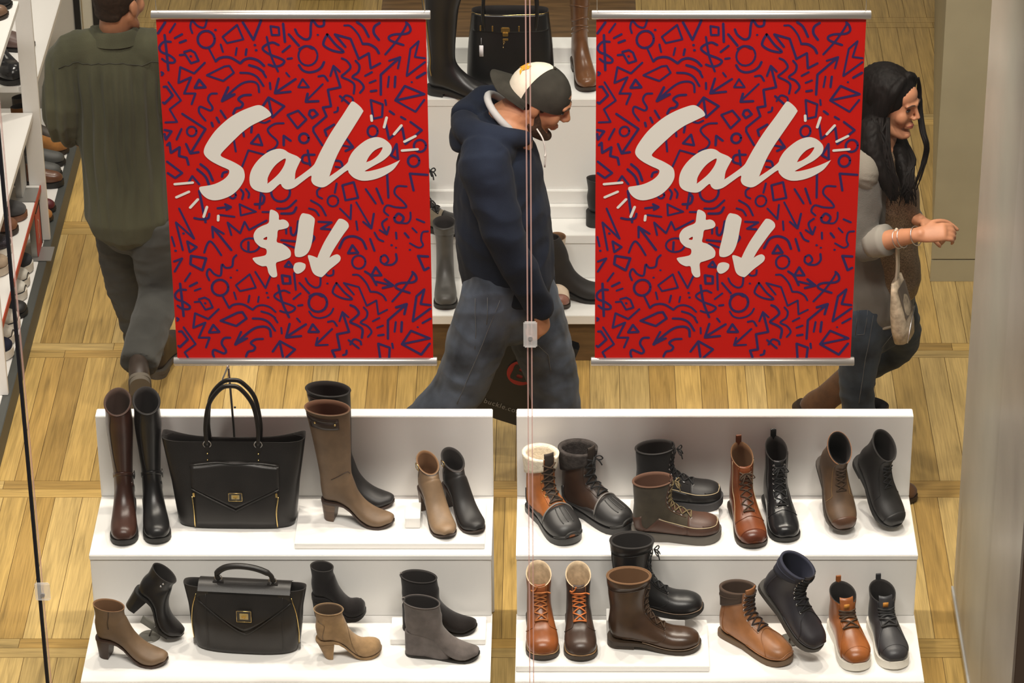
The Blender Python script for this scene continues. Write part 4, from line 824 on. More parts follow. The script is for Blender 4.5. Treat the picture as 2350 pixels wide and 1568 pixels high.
# ------------------------------------------------------------------ handbags
class Bag:
    def __init__(s, root, levels, mat, lining, ex=3.2, rim=.0, N=48, pinch=0.):
        s.pinch = pinch; s.zt = levels[-1][0]; s.T = levels; s.ex = ex; s.root = root; s.rim = rim; zt = levels[-1][0]
        def ring(z, sc=0., wave=True):
            hx, hy = s.hxy(z); P = []
            for k in range(N):
                a = 2 * PI * k / N; c, q = math.cos(a), math.sin(a)
                x = math.copysign(abs(c) ** (2 / ex), c) * (hx - sc); y = math.copysign(abs(q) ** (2 / ex), q) * (hy - sc) * (1 - pinch * (z / zt) ** 2 * max(0, 1 - (abs(x) / hx) ** 3))
                dz = rim * (abs(x) / hx) ** 4 * (z / zt) ** 3 if wave else 0
                P.append((x, y, z + dz))
            return P
        zs = [zt * k / 14 for k in range(15)]
        MB().loft([ring(zs[0], .012, False)] + [ring(max(z, .006)) for z in zs], cap1=False).obj('body', mat, root)
        MB().loft([ring(zt)] + [ring(zt * (1 - .09 * k), .004) for k in range(7)], cap0=False).obj('lining', lining, root)
    def hxy(s, z): return lerp([(a, b) for a, b, c in s.T], z), lerp([(a, c) for a, b, c in s.T], z)
    def front(s, x, z, off=.0):
        hx, hy = s.hxy(z); hy *= 1 - s.pinch * (z / s.zt) ** 2 * max(0, 1 - (abs(x) / hx) ** 3); return Vector((x, -hy * max(0, 1 - min(1, abs(x) / hx) ** s.ex) ** (1 / s.ex) - off, z))
    def panel(s, name, x0, x1, zlo, zhi, mat, off=.003, nx=24, nz=10):
        P = []
        for j in range(-1, nz + 2):
            row = []
            for i in range(-1, nx + 2):
                x = x0 + (x1 - x0) * min(max(i, 0), nx) / nx; a, b = zlo(x), zhi(x); z = a + (b - a) * min(max(j, 0), nz) / nz
                e = i < 0 or i > nx or j < 0 or j > nz; row.append(s.front(x, z, -.001 if e else off))
            P.append(row)
        return MB().grid(P).obj(name, mat, s.root)
    def cord(s, name, pts, r, mat, off=.003):
        return MB().tube([s.front(x, z, off) for x, z in catmull(pts, 5)], r, 6).obj(name, mat, s.root)
    def lock(s, x, z, w=.0225, h=.015):
        f = s.front(x, z, .0135); d = lambda mb: None
        MB().box(-w, w, -.002, .004, -h, h, .002).obj('lock_plate', M('lock_dark', (.03, .026, .022), .4), s.root, True, 30).location = f
        P = [f + Vector((a * w, -.003, b * h)) for a, b in ((-1, -1), (1, -1), (1, 1), (-1, 1))]; MB().tube(P, .0013, 6, True).obj('lock_frame', GOLD, s.root)
        MB().box(-w * .6, w * .6, -.004, .0, -h * .55, h * .55, .001).obj('lock_face', M('lock_gold', (.55, .45, .22), .4, .8), s.root, True, 30).location = f
        MB().box(-.008, .008, -.009, -.004, -.001, .003, .001).box(-.0015, .0015, -.008, -.004, -.007, .002, .0005).obj('turn_lock', GOLD, s.root, True, 30).location = f
BAGL = leather('bag_black', (.013, .011, .010), .38, .25, 0, .15)
# tote
t = thing('tote_bag', 'large black leather tote with envelope front pocket and gold turn lock', 'handbag', (-1.108, 10.075, ZU + .001), (0, 0, math.radians(-1)))
B = Bag(t, [(0, .195, .070), (.02, .200, .072), (.16, .215, .062), (.31, .240, .052)], BAGL, DARKLINE, 4.2, .022, pinch=.72)
B.panel('front_pocket', -.138, .142, lambda x: .012, lambda x: .232 + .008 * math.cos(x * 22), BAGL, .005)
B.panel('pocket_flap', -.145, .149, lambda x: .075 + .078 * abs(x - .002) / .147, lambda x: .236 + .008 * math.cos(x * 22), BAGL, .009)
B.cord('flap_edge', [(-.145, .152), (-.07, .112), (.0, .077), (.004, .077), (.07, .112), (.149, .152)], .0025, BAGL, .010)
B.cord('pocket_rim', [(-.147, .236), (-.06, .244), (.0, .240), (.07, .243), (.15, .237)], .003, BAGL, .010)
B.lock(.003, .128)
for x in (-.137, .140):
    B.cord('zip', [(x, .012), (x - .002, .07), (x - .006 * (1 if x < 0 else -1), .125)], .0022, GOLD, .008)
    MB().box(-.0035, .0035, -.003, .001, -.008, .008, .001).obj('zip_pull', GOLD, t, True, 30).location = B.front(x, .132, .010)
for sx in (-.088, .082):
    MB().box(-.008, .008, -.003, .001, -.040, .018, .001).obj('handle_tab', BAGL, t, True, 30).location = B.front(sx, .292, .002)
    for dz in (-.02, -.042): MB().ball(B.front(sx, .292 + dz, .004), .0030).obj('rivet', GOLD, t)
    MB().torus(B.front(sx, .305, .006), (0, 1, 0), .013, .0018).obj('ring', SILVER, t)
for (yo, dz, dx) in ((-.022, 0, 0), (.02, .012, .004)):
    MB().tube(catmull([(-.088 + dx, yo, .300), (-.090 + dx, yo * .9, .37), (-.075 + dx, yo * .7, .455 + dz), (-.035 + dx, yo * .5, .512 + dz), (.0 + dx, yo * .45, .523 + dz), (.032 + dx, yo * .5, .512 + dz), (.070 + dx, yo * .7, .455 + dz), (.084 + dx, yo * .9, .37), (.082 + dx, yo, .300)], 6), .0075, 10).obj('handle', BAGL, t)
for sg in (-1, 1): MB().tube([(sg * .2, -.0, .332), (sg * .238, -.02, .336)], .001, 5).obj('edge_thread', BAGL, t)
# bag support pole behind the tote
p0 = atZ(548, 1140, ZU); t = thing('bag_stand', 'dark metal pole with hook rising behind the black tote', 'stand', (p0.x + .0, 10.185, ZU))
MB().box(-.05, .05, -.02, .02, .0005, .004, .001).obj('base', PEWTER, t)
MB().tube([(0, 0, .003), (-.002, 0, .30), (-.008, 0, .52)], [.004, .004, .0035], 8).obj('pole', PEWTER, t)
MB().tube(catmull([(-.008, 0, .52), (-.009, -.01, .54), (-.010, -.02, .535), (-.022, -.02, .505), (-.028, -.02, .49), (-.024, -.022, .485)], 4), .003, 8).obj('hook', SILVER, t)
MB().ball((-.008, 0, .555), .0055).obj('knob', SILVER, t)
MB().ball((.006, -.0, .37), .004).obj('screw', PEWTER, t)
# satchel
pc = atZ(566, 1505, ZL)
t = thing('satchel_bag', 'black leather satchel with rounded top handle and turn lock', 'handbag', (pc.x, pc.y + .066, ZL + .001), (0, 0, math.radians(-5)))
B = Bag(t, [(0, .170, .062), (.02, .176, .066), (.10, .186, .066), (.16, .190, .058), (.235, .204, .044)], BAGL, DARKLINE, 2.8, .006, pinch=.3)
B.panel('flap', -.150, .156, lambda x: .092 + .10 * min(1, abs(x) / .15) ** 1.2, lambda x: .234, BAGL, .006)
P = []
for j in range(9):
    a = j / 8 * PI * .55; row = []
    for i in range(21):
        x = -.150 + .306 * i / 20; row.append(Vector((x, -.048 + .085 * j / 8, .231 + .022 * math.sin(min(PI, PI * j / 8)) ** .8 + .003)))
    P.append(row)
MB().grid(P).obj('flap_top', BAGL, t)
B.cord('flap_edge', [(-.150, .195), (-.08, .140), (-.01, .094), (.02, .094), (.09, .145), (.156, .198)], .002, BAGL, .007)
for x in (-.125, .13): B.cord('seam', [(x, .02), (x, .1), (x, .22)], .001, BAGL, .007)
B.lock(.004, .155, .024, .021)
for sx in (-.085, .095):
    MB().box(-.018, .018, -.012, .012, 0, .004, .001).obj('handle_plate', BAGL, t, True, 30).location = (sx, -.01, .252)
    MB().torus((sx, -.012, .266), (0, 1, 0), .012, .002).obj('ring', SILVER, t)
MB().tube(catmull([(-.085, -.012, .262), (-.088, -.012, .285), (-.06, -.012, .308), (-.015, -.012, .316), (.04, -.012, .310), (.085, -.012, .290), (.098, -.012, .262)], 6), [.008] * 6 + [.0105] * 24 + [.008] * 7, 10).obj('handle', BAGL, t)
for sg in (-1, 1):
    B.cord('zip', [(sg * .158, .215), (sg * .172, .16), (sg * .178, .09), (sg * .175, .03)], .0016, GOLD, .003)
    MB().box(-.004, .004, -.004, .004, -.014, .010, .001).obj('zip_pull', PEWTER, t, True, 30).location = B.front(sg * .175, .018, .006)
    MB().box(-.02, .02, -.002, .002, -.02, .012, .001).obj('shoulder_tab', BAGL, t, True, 30).location = B.front(sg * .135, .225, .006)
# handbag on the gondola
pc = atZ(1172, 185, .914)
t = thing('lady_handbag', 'black handbag with gold padlock and flat handles on the gondola', 'handbag', (pc.x, 12.60, .9155))
BB = leather('handbag_black', (.006, .006, .006), .35, .2)
B = Bag(t, [(0, .165, .075), (.03, .172, .08), (.16, .165, .07), (.30, .150, .045)], BB, DARKLINE, 3.4, .0)
B.panel('flap', -.148, .15, lambda x: .232, lambda x: .298, BB, .004)
B.cord('rim', [(-.148, .299), (-.05, .296), (.05, .300), (.148, .299)], .0022, GOLD, .0)
for x in (-.115, -.068, .035, .078): MB().box(-.003, .003, -.003, .001, -.012, .012, .001).obj('slot_bar', GOLD, t, True, 30).location = B.front(x, .248, .006)
f = B.front(-.018, .243, .006)
MB().box(-.017, .017, -.003, .001, -.012, .012, .003).obj('clasp', GOLD, t, True, 30).location = f
MB().box(-.011, .011, -.007, -.002, -.026, -.008, .002).obj('padlock', GOLD, t, True, 30).location = f
MB().box(-.011, .011, -.005, .0, -.044, -.036, .001).obj('key_bar', GOLD, t, True, 30).location = f
ch = MB()
for k in range(4): ch.torus(f + Vector((-.006 - .001 * k, -.004, -.050 - .0075 * k)), (k % 2, 1 - k % 2, 0), .004, .001, 10, 5)
ch.torus(f + Vector((-.011, -.004, -.084)), (0, 1, 0), .006, .0015, 12, 5); ch.tube([f + Vector((-.010, -.004, -.09)), f + Vector((-.002, -.004, -.104))], .0013, 6); ch.obj('key_chain', GOLD, t)
MB().box(-.008, .008, -.001, .001, -.024, .024, .0008).obj('price_tag', M('tag_white', (.75, .74, .76), .7), t).location = B.front(-.112, .16, .012)
MB().tube([B.front(-.112, .186, .012), B.front(-.112, .21, .008)], .0006, 4).obj('tag_thread', M('tag_white', (.75, .74, .76), .7), t)
for (y0, top) in ((-.05, .46), (.04, .47)): MB().tube(catmull([(-.10, y0, .235), (-.105, y0, .32), (-.085, y0 * .8, .42), (0, y0 * .6, top), (.085, y0 * .8, .42), (.105, y0, .32), (.10, y0, .235)], 5), .007, 8).obj('handle', BB, t)

# ------------------------------------------------------------------ footwear on the gondola
GG = 'boots on the stepped gondola'
b = Boot('tall_boot', 'black knee-high boot with gold back zip on the gondola', GG, L=.275, W=.045, st=.012, h=.018, heel=(.075, .072, .035, .034), upper=BLACKL, toe=.95, tail=tall_tail(.50, 1.15, -.05, .56), sc=.95)
b.line('zip', [(8.6, -2.0), (9.5, -2.2), (11, -2.35), (12.5, -2.4), (13.9, -2.4)], .0026, leather('zip_gold', (.24, .16, .05)), .001); b.place((1135, 232), -18, .914)
b = Boot('tall_boot', 'tan slouched knee-high boot on the gondola', GG, L=.262, W=.042, st=.012, h=.03, heel=(.07, .064, .033, .031), upper=leather('tan_boot', (.13, .055, .022), .28, .3), sole=BROWNSOLE, toe=.95, tail=tall_tail(.50, 1.1, -.03, .54), sc=.95)
for i, o_ in ((9.6, .3), (10.0, -.2), (10.5, .25), (11.2, -.2)): b.line('fold', [(i + .25 * o_ * math.sin(k), -PI + .45 * k) for k in range(15)], .004, leather('tan_boot', (.13, .055, .022)), -.0015)
b.place((1352, 214), -80, .914)
b = Boot('lace_up_boot', 'grey and black laced combat boot on the gondola', GG, L=.28, W=.048, st=.018, h=.02, heel=(.075, .072, .036, .035), upper=suede('stone', (.15, .125, .09)), sole=BLACKSOLE, toe=1, tail=HT, sc=.85)
b.patch('toe_leather', .1, 4.4, -2.2, 2.2, .002, BLACKL, 12, 20); b.patch('black_front', 4.8, 12.9, -.55, .55, .002, BLACKL, 14, 8); b.laces(5, 12.5, 9, LACEBLK, .018, .003, .006, SILVER, True); b.band('dark_collar', 11.2, 12.95, .003, BLACKL); b.place((1072, 534), -12, .411)
b = Boot('ankle_boot', 'slouchy grey leather ankle boot on the lowest gondola shelf', GG, L=.235, W=.044, st=.012, h=.03, heel=(.065, .06, .033, .031), upper=leather('grey_boot', (.058, .055, .05), .42, .25), toe=1, tail=[(.445, .11, .22, 0, .80), (.42, .13, .05, .003, .78), (.41, .16, .0, .06, .76), (.40, .20, .0, .14, .76), (.42, .24, -.01, .21, .84), (.46, .275, -.04, .27, .98)], sc=.92)
b.band('folded_cuff', 10.8, 11.97, .004, leather('grey_boot', (.058, .055, .05))); b.line('zip', [(10.9, 1.4), (11.9, 1.4)], .002, PEWTER, .006); b.place((1023, 714), -88, .216)
b = Boot('ankle_boot', 'black ankle boot with crumpled shaft on the lowest gondola shelf', GG, L=.27, W=.046, st=.010, h=.04, heel=(.07, .066, .035, .033), upper=leather('blk_nubuck', (.014, .012, .011), .6), toe=1, tail=[(.445, .11, .22, 0, .80), (.42, .13, .05, .003, .78), (.41, .15, -.02, .06, .78), (.38, .18, -.06, .12, .80), (.32, .215, -.14, .19, .86), (.28, .235, -.20, .225, .90)], sc=.92)
b.place((1398, 686), -4, .216)
b = Boot('ankle_boot', 'black ankle boot on the middle gondola shelf next to the red banner', GG, L=.26, W=.044, st=.01, h=.05, heel=(.062, .055, .033, .03), upper=BLKM, toe=.9, tail=LOWT, sc=.95); b.place((1498, 520), -4, .411)
b = Boot('ankle_boot', 'cream ankle boot with rosy toe behind the crumpled black boot', GG, L=.21, W=.040, st=.01, h=.04, heel=(.06, .055, .031, .029), upper=leather('cream', (.62, .50, .38), .4, .12), sole=BROWNSOLE, lining=TANLINE, toe=.95, tail=[(.445, .11, .22, 0, .80), (.42, .13, .05, .003, .78), (.41, .15, .0, .06, .76), (.40, .18, .0, .14, .76), (.41, .2, -.0, .18, .8), (.42, .215, -.02, .205, .84)], sc=.9)
b.patch('toe_cap', .1, 2.6, -2.2, 2.2, .0015, leather('rose', (.26, .12, .09)), 8, 20); b.place((1286, 714), -86, .216)

# ------------------------------------------------------------------ shoes on the left shelving unit
GS = 'shoes on the aisle shelving'
LOWS = [(.47, .078, .20, 0, .82), (.44, .084, .05, .003, .78), (.42, .084, .0, .04, .74), (.40, .082, .01, .065, .72)]
def low(lab, px, z, up, solem, L=.27, hd=-4, W=.047, st=.02, lace=None, trim=None, tail=LOWS, lin=DARKLINE, cat='shoe', name='low_shoe', toe=.85, h=0, **k):
    b = Boot(name, lab, GS, L=L, W=W, st=st, h=h, upper=up, sole=solem, toe=toe, ins=.86, tail=tail, lining=lin, cat=cat, N=22, **k)
    if lace: b.laces(4.6, 6.9, 4, lace, .016, .0024, .004, None, False)
    if trim: b.line('foxing_line', [(5.5, -2.3), (3, -2.2), (1.5, -2.05), (.6, -1.8), (.25, 0), (.6, 1.8), (1.5, 2.05), (3, 2.2), (5.5, 2.3)], .0022, trim, .001)
    b.place(px, hd, z); return b
CANV = lambda n, c: M('canvas_' + n, c, .9, 0, .1, .15, 40, .3, 300)
low('charcoal slip-on with thick white sole on the aisle deck', (76, 622), .1, CANV('char', (.045, .048, .055)), RUBBERWHITE, st=.032)
low('white slip-on beside the charcoal slip-on on the aisle deck', (68, 655), .1, CANV('white', (.62, .60, .54)), RUBBERWHITE, st=.030, trim=LACEBLK)
low('white canvas slip-on next to the black ankle-strap shoe', (62, 684), .1, CANV('white', (.62, .60, .54)), RUBBERWHITE, st=.030, trim=LACEBLK)
b = low('black shoe with ankle strap among white slip-ons', (63, 722), .1, BLKM, BLACKSOLE, st=.012, L=.26, h=.02); b.band('ankle_strap', 9.2, 9.7, .003, BLKM)
low('off-white slip-on with black line below the black shoe', (46, 752), .1, CANV('ivory', (.60, .57, .50)), RUBBERWHITE, st=.030, trim=LACEBLK)
low('ivory slip-on next to the near upright', (33, 787), .1, CANV('ivory', (.60, .57, .50)), RUBBERWHITE, st=.030, trim=LACEBLK)
low('navy slip-on with white sole next to the near upright', (31, 818), .1, CANV('navy', (.02, .022, .04)), RUBBERWHITE, st=.032)
low('grey suede oxford with rust sole on the red-edged shelf', (62, 500), .355, suede('oxford', (.075, .075, .078)), M('sole_rust', (.20, .09, .05), .6), L=.29, st=.02, lace=M('lace_grey', (.12, .12, .12), .8))
low('brown leather loafer on the red-edged shelf', (42, 534), .355, leather('loafer', (.21, .09, .045), .35), BROWNSOLE, L=.29, st=.016)
low('dark glitter sneaker with white sole on the red-edged shelf', (28, 580), .355, M('glitter', (.035, .03, .04), .3, .5, .5, .6, 220, .8, 300), RUBBERWHITE, st=.028)
low('beige sneaker with beige sole on the red-edged shelf', (22, 625), .355, CANV('beige', (.36, .28, .20)), M('sole_beige', (.50, .43, .34), .6), st=.028)
ANK = [(.445, .105, .22, 0, .78), (.42, .124, .05, .003, .74), (.408, .145, .0, .05, .72), (.405, .20, .0, .13, .76), (.41, .26, -.01, .24, .80)]
low('caramel suede ankle boot behind the white upright', (158, 350), .1, suede('caramel', (.33, .145, .04)), BROWNSOLE, L=.235, st=.014, tail=ANK, cat='boot', name='ankle_boot', toe=.9, W=.036)
low('grey-brown boot behind the caramel suede boot', (160, 328), .1, leather('greybrown', (.075, .062, .05), .5), BLACKSOLE, L=.235, st=.014, tail=ANK, cat='boot', name='ankle_boot', toe=.9, W=.036)
low('slate grey shoe in front of the caramel suede boot', (150, 378), .1, leather('slate', (.075, .078, .076), .5), BLACKSOLE, L=.28, st=.014, W=.033)
low('grey shoe with dark toe behind the brown loafer on the deck', (142, 404), .1, leather('slate', (.075, .078, .076), .5), BLACKSOLE, L=.28, st=.012, W=.033)
low('glossy brown loafer with dark sole on the aisle deck', (146, 426), .1, leather('glossbrown', (.12, .05, .025), .25), BLACKSOLE, L=.28, st=.02, W=.033)
low('burgundy shoe just behind the white upright', (128, 484), .1, leather('burgundy', (.085, .010, .014), .35), BLACKSOLE, L=.27, st=.01, W=.033)
low('orange-tan shoe just behind the white upright', (122, 506), .1, leather('orangetan', (.36, .15, .04), .35), BROWNSOLE, L=.27, st=.01, W=.033)
b = low('shiny black boot on the far bay shelf', (44, 196), .783, leather('shiny', (.014, .014, .015), .12), BLACKSOLE, L=.29, st=.016, tail=HT, cat='boot', name='ankle_boot', hd=-55, W=.055, toe=1.1)
b.patch('buckled_strap', 9.2, 9.8, -2.2, 2.2, .003, SILVER, 3, 14)
low('mauve shoe tip on the far bay shelf', (80, 110), .783, leather('mauve', (.12, .075, .065), .4), BLACKSOLE, L=.26, st=.012)
low('black pump on the topmost aisle shelf', (28, 14), 1.30, leather('shiny', (.014, .014, .015), .12), BLACKSOLE, L=.26, st=.008, hd=18, W=.033)
low('brown pump on the topmost aisle shelf', (19, 36), 1.30, leather('pumpbrown', (.13, .075, .045), .3), BROWNSOLE, L=.26, st=.008, hd=22, W=.033)
# sign holders
def sign(px, z, lab, face, h=.20):
    c = atZ(px[0], px[1], z); t = thing('sign_holder', lab, 'sign', (c.x, c.y, z + .0005))
    MB().box(-.07, .07, -.06, .06, 0, .003, .001).obj('base_plate', M('steel_plate', (.32, .32, .31), .35, .6), t, True, 30)
    MB().box(-.012, .012, -.03, -.006, .003, h, .001).obj('bracket', M('steel_grey', (.38, .38, .36), .35, .6), t, True, 30)
    MB().box(.012, .016, -.03, .085, .004, h, .0008).obj('sign_board', face, t, True, 30)
    MB().box(.0085, .0205, -.03, .085, h, h + .006, .001).obj('top_cap', BLK, t, True, 30); MB().box(.011, .018, .085, .091, .004, h + .006, .001).obj('frame_edge', BLK, t, True, 30)
    return t
sg = sign((82, 584), .1012, 'metal sign holder with red card on the aisle deck', M('card_red', (.50, .05, .03), .5))
scr = MB(); ribbon(scr, [(a, b) for a, b in catmull([(.005, .05), (.02, .075), (.03, .06), (.02, .10), (.035, .13), (.02, .15)], 4)], .003, 0)
o = scr.obj('script_lettering', CREAM, sg); o.rotation_euler[2] = PI / 2; o.location = (.0166, .0, 0)
sign((46, 448), .3566, 'metal sign holder with grey card on the red-edged shelf', M('card_grey', (.50, .50, .48), .5), .17)
# ------------------------------------------------------------------ people
def J(u, v, y): return atY(u, v, y)
def limb(mb, P, R, side=(0, 1, 0), n=18, caps=True):
    """swept ellipse: R = (ra along side, rb across) per point, rounded ends"""
    side = Vector(side); P = [Vector(p) for p in P]; R = [(r, r) if not isinstance(r, tuple) else r for r in R]
    D = catmull([(*p, *r) for p, r in zip(P, R)], 4); Q = [Vector(d[:3]) for d in D]; RR_ = [(max(d[3], .002), max(d[4], .002)) for d in D]
    rings = []; m = len(Q)
    def ring(c, d, a, b):
        s = side - d * side.dot(d)
        if s.length < 1e-4: s = d.orthogonal()
        s.normalize(); t = d.cross(s); return [c + s * a * math.cos(2 * PI * k / n) + t * b * math.sin(2 * PI * k / n) for k in range(n)]
    for i in range(m):
        d = (Q[min(i + 1, m - 1)] - Q[max(i - 1, 0)]).normalized(); a, b = RR_[i]
        if i == 0 and caps:
            for f in (.98, .8, .5): rings.append(ring(Q[0] - d * min(a, b) * f, d, a * math.sqrt(1 - f * f), b * math.sqrt(1 - f * f)))
        rings.append(ring(Q[i], d, a, b))
        if i == m - 1 and caps:
            for f in (.5, .8, .98): rings.append(ring(Q[-1] + d * min(a, b) * f, d, a * math.sqrt(1 - f * f), b * math.sqrt(1 - f * f)))
    mb.loft(rings)
def ell(mb, c, r, M3=None):
    t = MB().ball((0, 0, 0), r, 20, 12)
    mb.add([(M3 @ Vector(v) if M3 else Vector(v)) + Vector(c) for v in t.v], t.f)
def skin_mesh(mb, name, mat, parent, voxel=.006, smooth=6, wrinkle=None, keep=None):
    me = bpy.data.meshes.new('tmp'); me.from_pydata(mb.v, [], mb.f); me.update()
    bm = bmesh.new(); bm.from_mesh(me); bmesh.ops.recalc_face_normals(bm, faces=bm.faces); bm.to_mesh(me); bm.free()
    o = bpy.data.objects.new('tmp', me); COL.objects.link(o)
    a = o.modifiers.new('r', 'REMESH'); a.mode = 'VOXEL'; a.voxel_size = voxel
    if smooth: b = o.modifiers.new('s', 'SMOOTH'); b.iterations = smooth; b.factor = .5
    dg = bpy.context.evaluated_depsgraph_get(); ne = bpy.data.meshes.new_from_object(o.evaluated_get(dg))
    bpy.data.objects.remove(o); bpy.data.meshes.remove(me)
    if wrinkle:
        NN = [v.normal.copy() for v in ne.vertices]; CC = [v.co.copy() for v in ne.vertices]
        ne.vertices.foreach_set('co', [x for c, n_ in zip(CC, NN) for x in (c + n_ * wrinkle(c))])
    ne.materials.clear(); ne.materials.append(mat); ne.name = name
    ne.polygons.foreach_set('use_smooth', [True] * len(ne.polygons)); ne.update()
    r = bpy.data.objects.new(name, ne); COL.objects.link(r); r.parent = parent
    if parent: r.matrix_parent_inverse = Matrix.Translation(-Vector(parent.location))
    return r
def world_part(mb, name, mat, parent, smooth=True):
    o = mb.obj(name, mat, parent, smooth); o.matrix_parent_inverse = Matrix.Translation(-Vector(parent.location)); return o
def hug(o, pts, off):
    out = []; w = o.matrix_parent_inverse @ Matrix.Translation(Vector((0, 0, 0)))
    for q in pts:
        ok, c, n_, i = o.closest_point_on_mesh(Vector(q)); out.append(c + n_ * off)
    return out
def folds(sx, sy, sz, amp, seed=0, fine=0.):
    def f(c):
        q = noise.noise(Vector((c.x * sx + seed, c.y * sy, c.z * sz))); r = noise.noise(Vector((c.x * sx * 2.3, c.y * sy * 2.3 + seed, c.z * sz * 2.3)))
        return amp * (1 - 2.2 * abs(q)) * .8 + amp * .45 * r
    return f
def head_blobs(mb, O, R, s=1., fem=False):
    T = lambda x, y, z: O + R @ Vector((x * s, y * s, z * s)); sd = R @ Vector((0, 1, 0))
    ell(mb, T(-.012, 0, .045), (.096 * s, .075 * s, .088 * s), R); ell(mb, T(.036, 0, -.005), (.062 * s, .060 * s, .088 * s), R); ell(mb, T(.05, 0, .055), (.045 * s, .056 * s, .045 * s), R)
    for q in (1, -1):
        limb(mb, [T(-.002, q * .052, -.035), T(.03, q * .046, -.078), T(.074, q * .012, -.104)], [.022 * s, .02 * s, .018 * s])
        ell(mb, T(.066, q * .034, -.018), (.028 * s, .026 * s, .032 * s), R); limb(mb, [T(.086, q * .040, .034), T(.097, q * .016, .036), T(.099, 0, .032)], [(.006 if fem else .010) * s, (.0075 if fem else .011) * s, .010 * s])
        ell(mb, T(.108, q * .012, -.018), (.010 * s, .008 * s, .008 * s), R); ell(mb, T(-.006, q * .076, .0), (.020 * s, .011 * s, .033 * s), R @ Matrix.Rotation(-.25, 3, 'Y'))
    ell(mb, T(.082, 0, -.102), (.020 * s, .022 * s, .017 * s), R)
    limb(mb, [T(.098, 0, .028), T(.109, 0, .008), T(.119, 0, -.012)], [.0085 * s, (.008 if fem else .0095) * s, (.0095 if fem else .012) * s], sd)
    for z, x, w in ((-.052, .101, .006), (-.064, .098, .0075)): limb(mb, [T(x - .012, -.022, z - .002), T(x, 0, z), T(x - .012, .022, z - .002)], [.004 * s, w * s, .004 * s])
    return T
def hand(mb, W_, d, nrm, s=1., curl=.9, side=1, thumb=1.):
    """palm from wrist W_ along d; nrm = back of the hand; fingers curl away from nrm"""
    d = Vector(d).normalized(); nrm = Vector(nrm); nrm = (nrm - d * nrm.dot(d)).normalized(); lat = d.cross(nrm) * side
    W_ = Vector(W_); k = W_ + d * .085 * s
    limb(mb, [W_ - d * .02, W_ + d * .03 * s, k], [(.026 * s, .021 * s), (.037 * s, .017 * s), (.038 * s, .014 * s)], lat)
    for i, (o, ln) in enumerate(((.029, .072), (.0098, .082), (-.0098, .077), (-.028, .062))):
        p = k + lat * o * s - nrm * .002; a = 0; P = [p - d * .012]; Lq = (.42, .32, .26)
        P.append(p)
        for j in range(3):
            a += curl * (.75, 1.0, .8)[j]; P.append(P[-1] + (d * math.cos(a) - nrm * math.sin(a)) * ln * Lq[j] * s)
        limb(mb, P, [.0092 * s, .0092 * s, .0086 * s, .008 * s, .0068 * s], lat, 10)
    b = W_ + d * .03 * s + lat * .026 * s
    limb(mb, [b, b + (d * .6 + lat * .6 * thumb - nrm * .35) * .036 * s, b + (d * 1.25 + lat * .55 * thumb - nrm * .75) * .052 * s, b + (d * 1.6 + lat * .1 * thumb - nrm * 1.05) * .062 * s], [.013 * s, .0115 * s, .0098 * s, .0085 * s], nrm, 10)
SKIN = M('skin', (.36, .165, .085), .55, 0, .4, .10, 18, .1, 300); SKIN2 = M('skin_warm', (.45, .205, .11), .5, 0, .4, .10, 18, .1, 300)
DEN = lambda n, c, v=.35: M('denim_' + n, c, .9, 0, .2, v, 7, .5, 500, sheen=.1)

# ---- man in khaki shirt, walking away ------------------------------------------------
pr = thing('person', 'person in khaki shirt and dark grey jeans walking away by the shelving', 'person', (-1.62, 11.65, 0))
Y = 11.65
hO = J(272, 8, 11.68); hR = Matrix.Rotation(math.radians(58), 3, 'Z') @ Matrix.Rotation(math.radians(4), 3, 'Y')
mb = MB(); T = head_blobs(mb, hO, hR)
limb(mb, [hO + Vector((-.01, -.02, -.03)), J(264, 62, 11.67), J(262, 100, 11.68)], [.056, .058, .058], (1, 0, 0))
sh_l, el_l, wr_l = J(160, 140, 11.66), J(142, 268, 11.62), J(185, 318, 11.88); sh_r, el_r, wr_r = J(372, 138, 11.68), J(408, 285, 11.66), J(392, 380, 11.86)
limb(mb, [J(262, 110, 11.66), J(268, 230, 11.66), J(288, 360, 11.64), J(305, 450, 11.65)], [(.10, .07), (.13, .09), (.12, .085), (.13, .09)], (1, 0, 0))
for a, b, c in ((sh_l, el_l, wr_l), (sh_r, el_r, wr_r)): limb(mb, [J(262, 125, 11.66) * .3 + a * .7, a, b, c], [.05, .048, .040, .028], (1, 0, 0))
hand(mb, wr_l, (.25, .95, -.1), (-.9, .2, .3), 1, .8, 1); hand(mb, wr_r, (-.1, .9, -.3), (.9, .2, .3), 1, .8, -1)
hip_l, kn_l, an_l = J(266, 452, 11.69), J(286, 642, 11.80), J(338, 812, 11.86); hip_r, kn_r, an_r = J(345, 452, 11.63), J(366, 668, 11.63), J(318, 838, 11.27)
for a, b, c in ((hip_l, kn_l, an_l), (hip_r, kn_r, an_r)): limb(mb, [a, a * .5 + b * .5, b, b * .5 + c * .5, c], [.075, .065, .048, .045, .035], (1, 0, 0))
skin_mesh(mb, 'body', SKIN, pr, .0045, 8)
SHIRT = M('khaki_cotton', (.060, .060, .036), .95, 0, .1, .28, 5, .5, 380, (1, 1, .35), sheen=.1)
mb = MB()
limb(mb, [J(261, 84, 11.67), J(258, 112, 11.66), J(259, 145, 11.66), J(264, 210, 11.655), J(276, 300, 11.65), J(289, 400, 11.65), J(301, 486, 11.65)], [(.075, .06), (.150, .085), (.178, .105), (.180, .122), (.158, .125), (.156, .13), (.170, .145)], (1, 0, 0), 24)
limb(mb, [J(225, 108, 11.66), sh_l, el_l + Vector((0, -.01, 0)), el_l * .3 + wr_l * .7], [.075, .082, .066, .056], (1, 0, 0)); limb(mb, [J(300, 108, 11.67), sh_r, el_r, el_r * .2 + wr_r * .8], [.075, .082, .064, .052], (1, 0, 0))
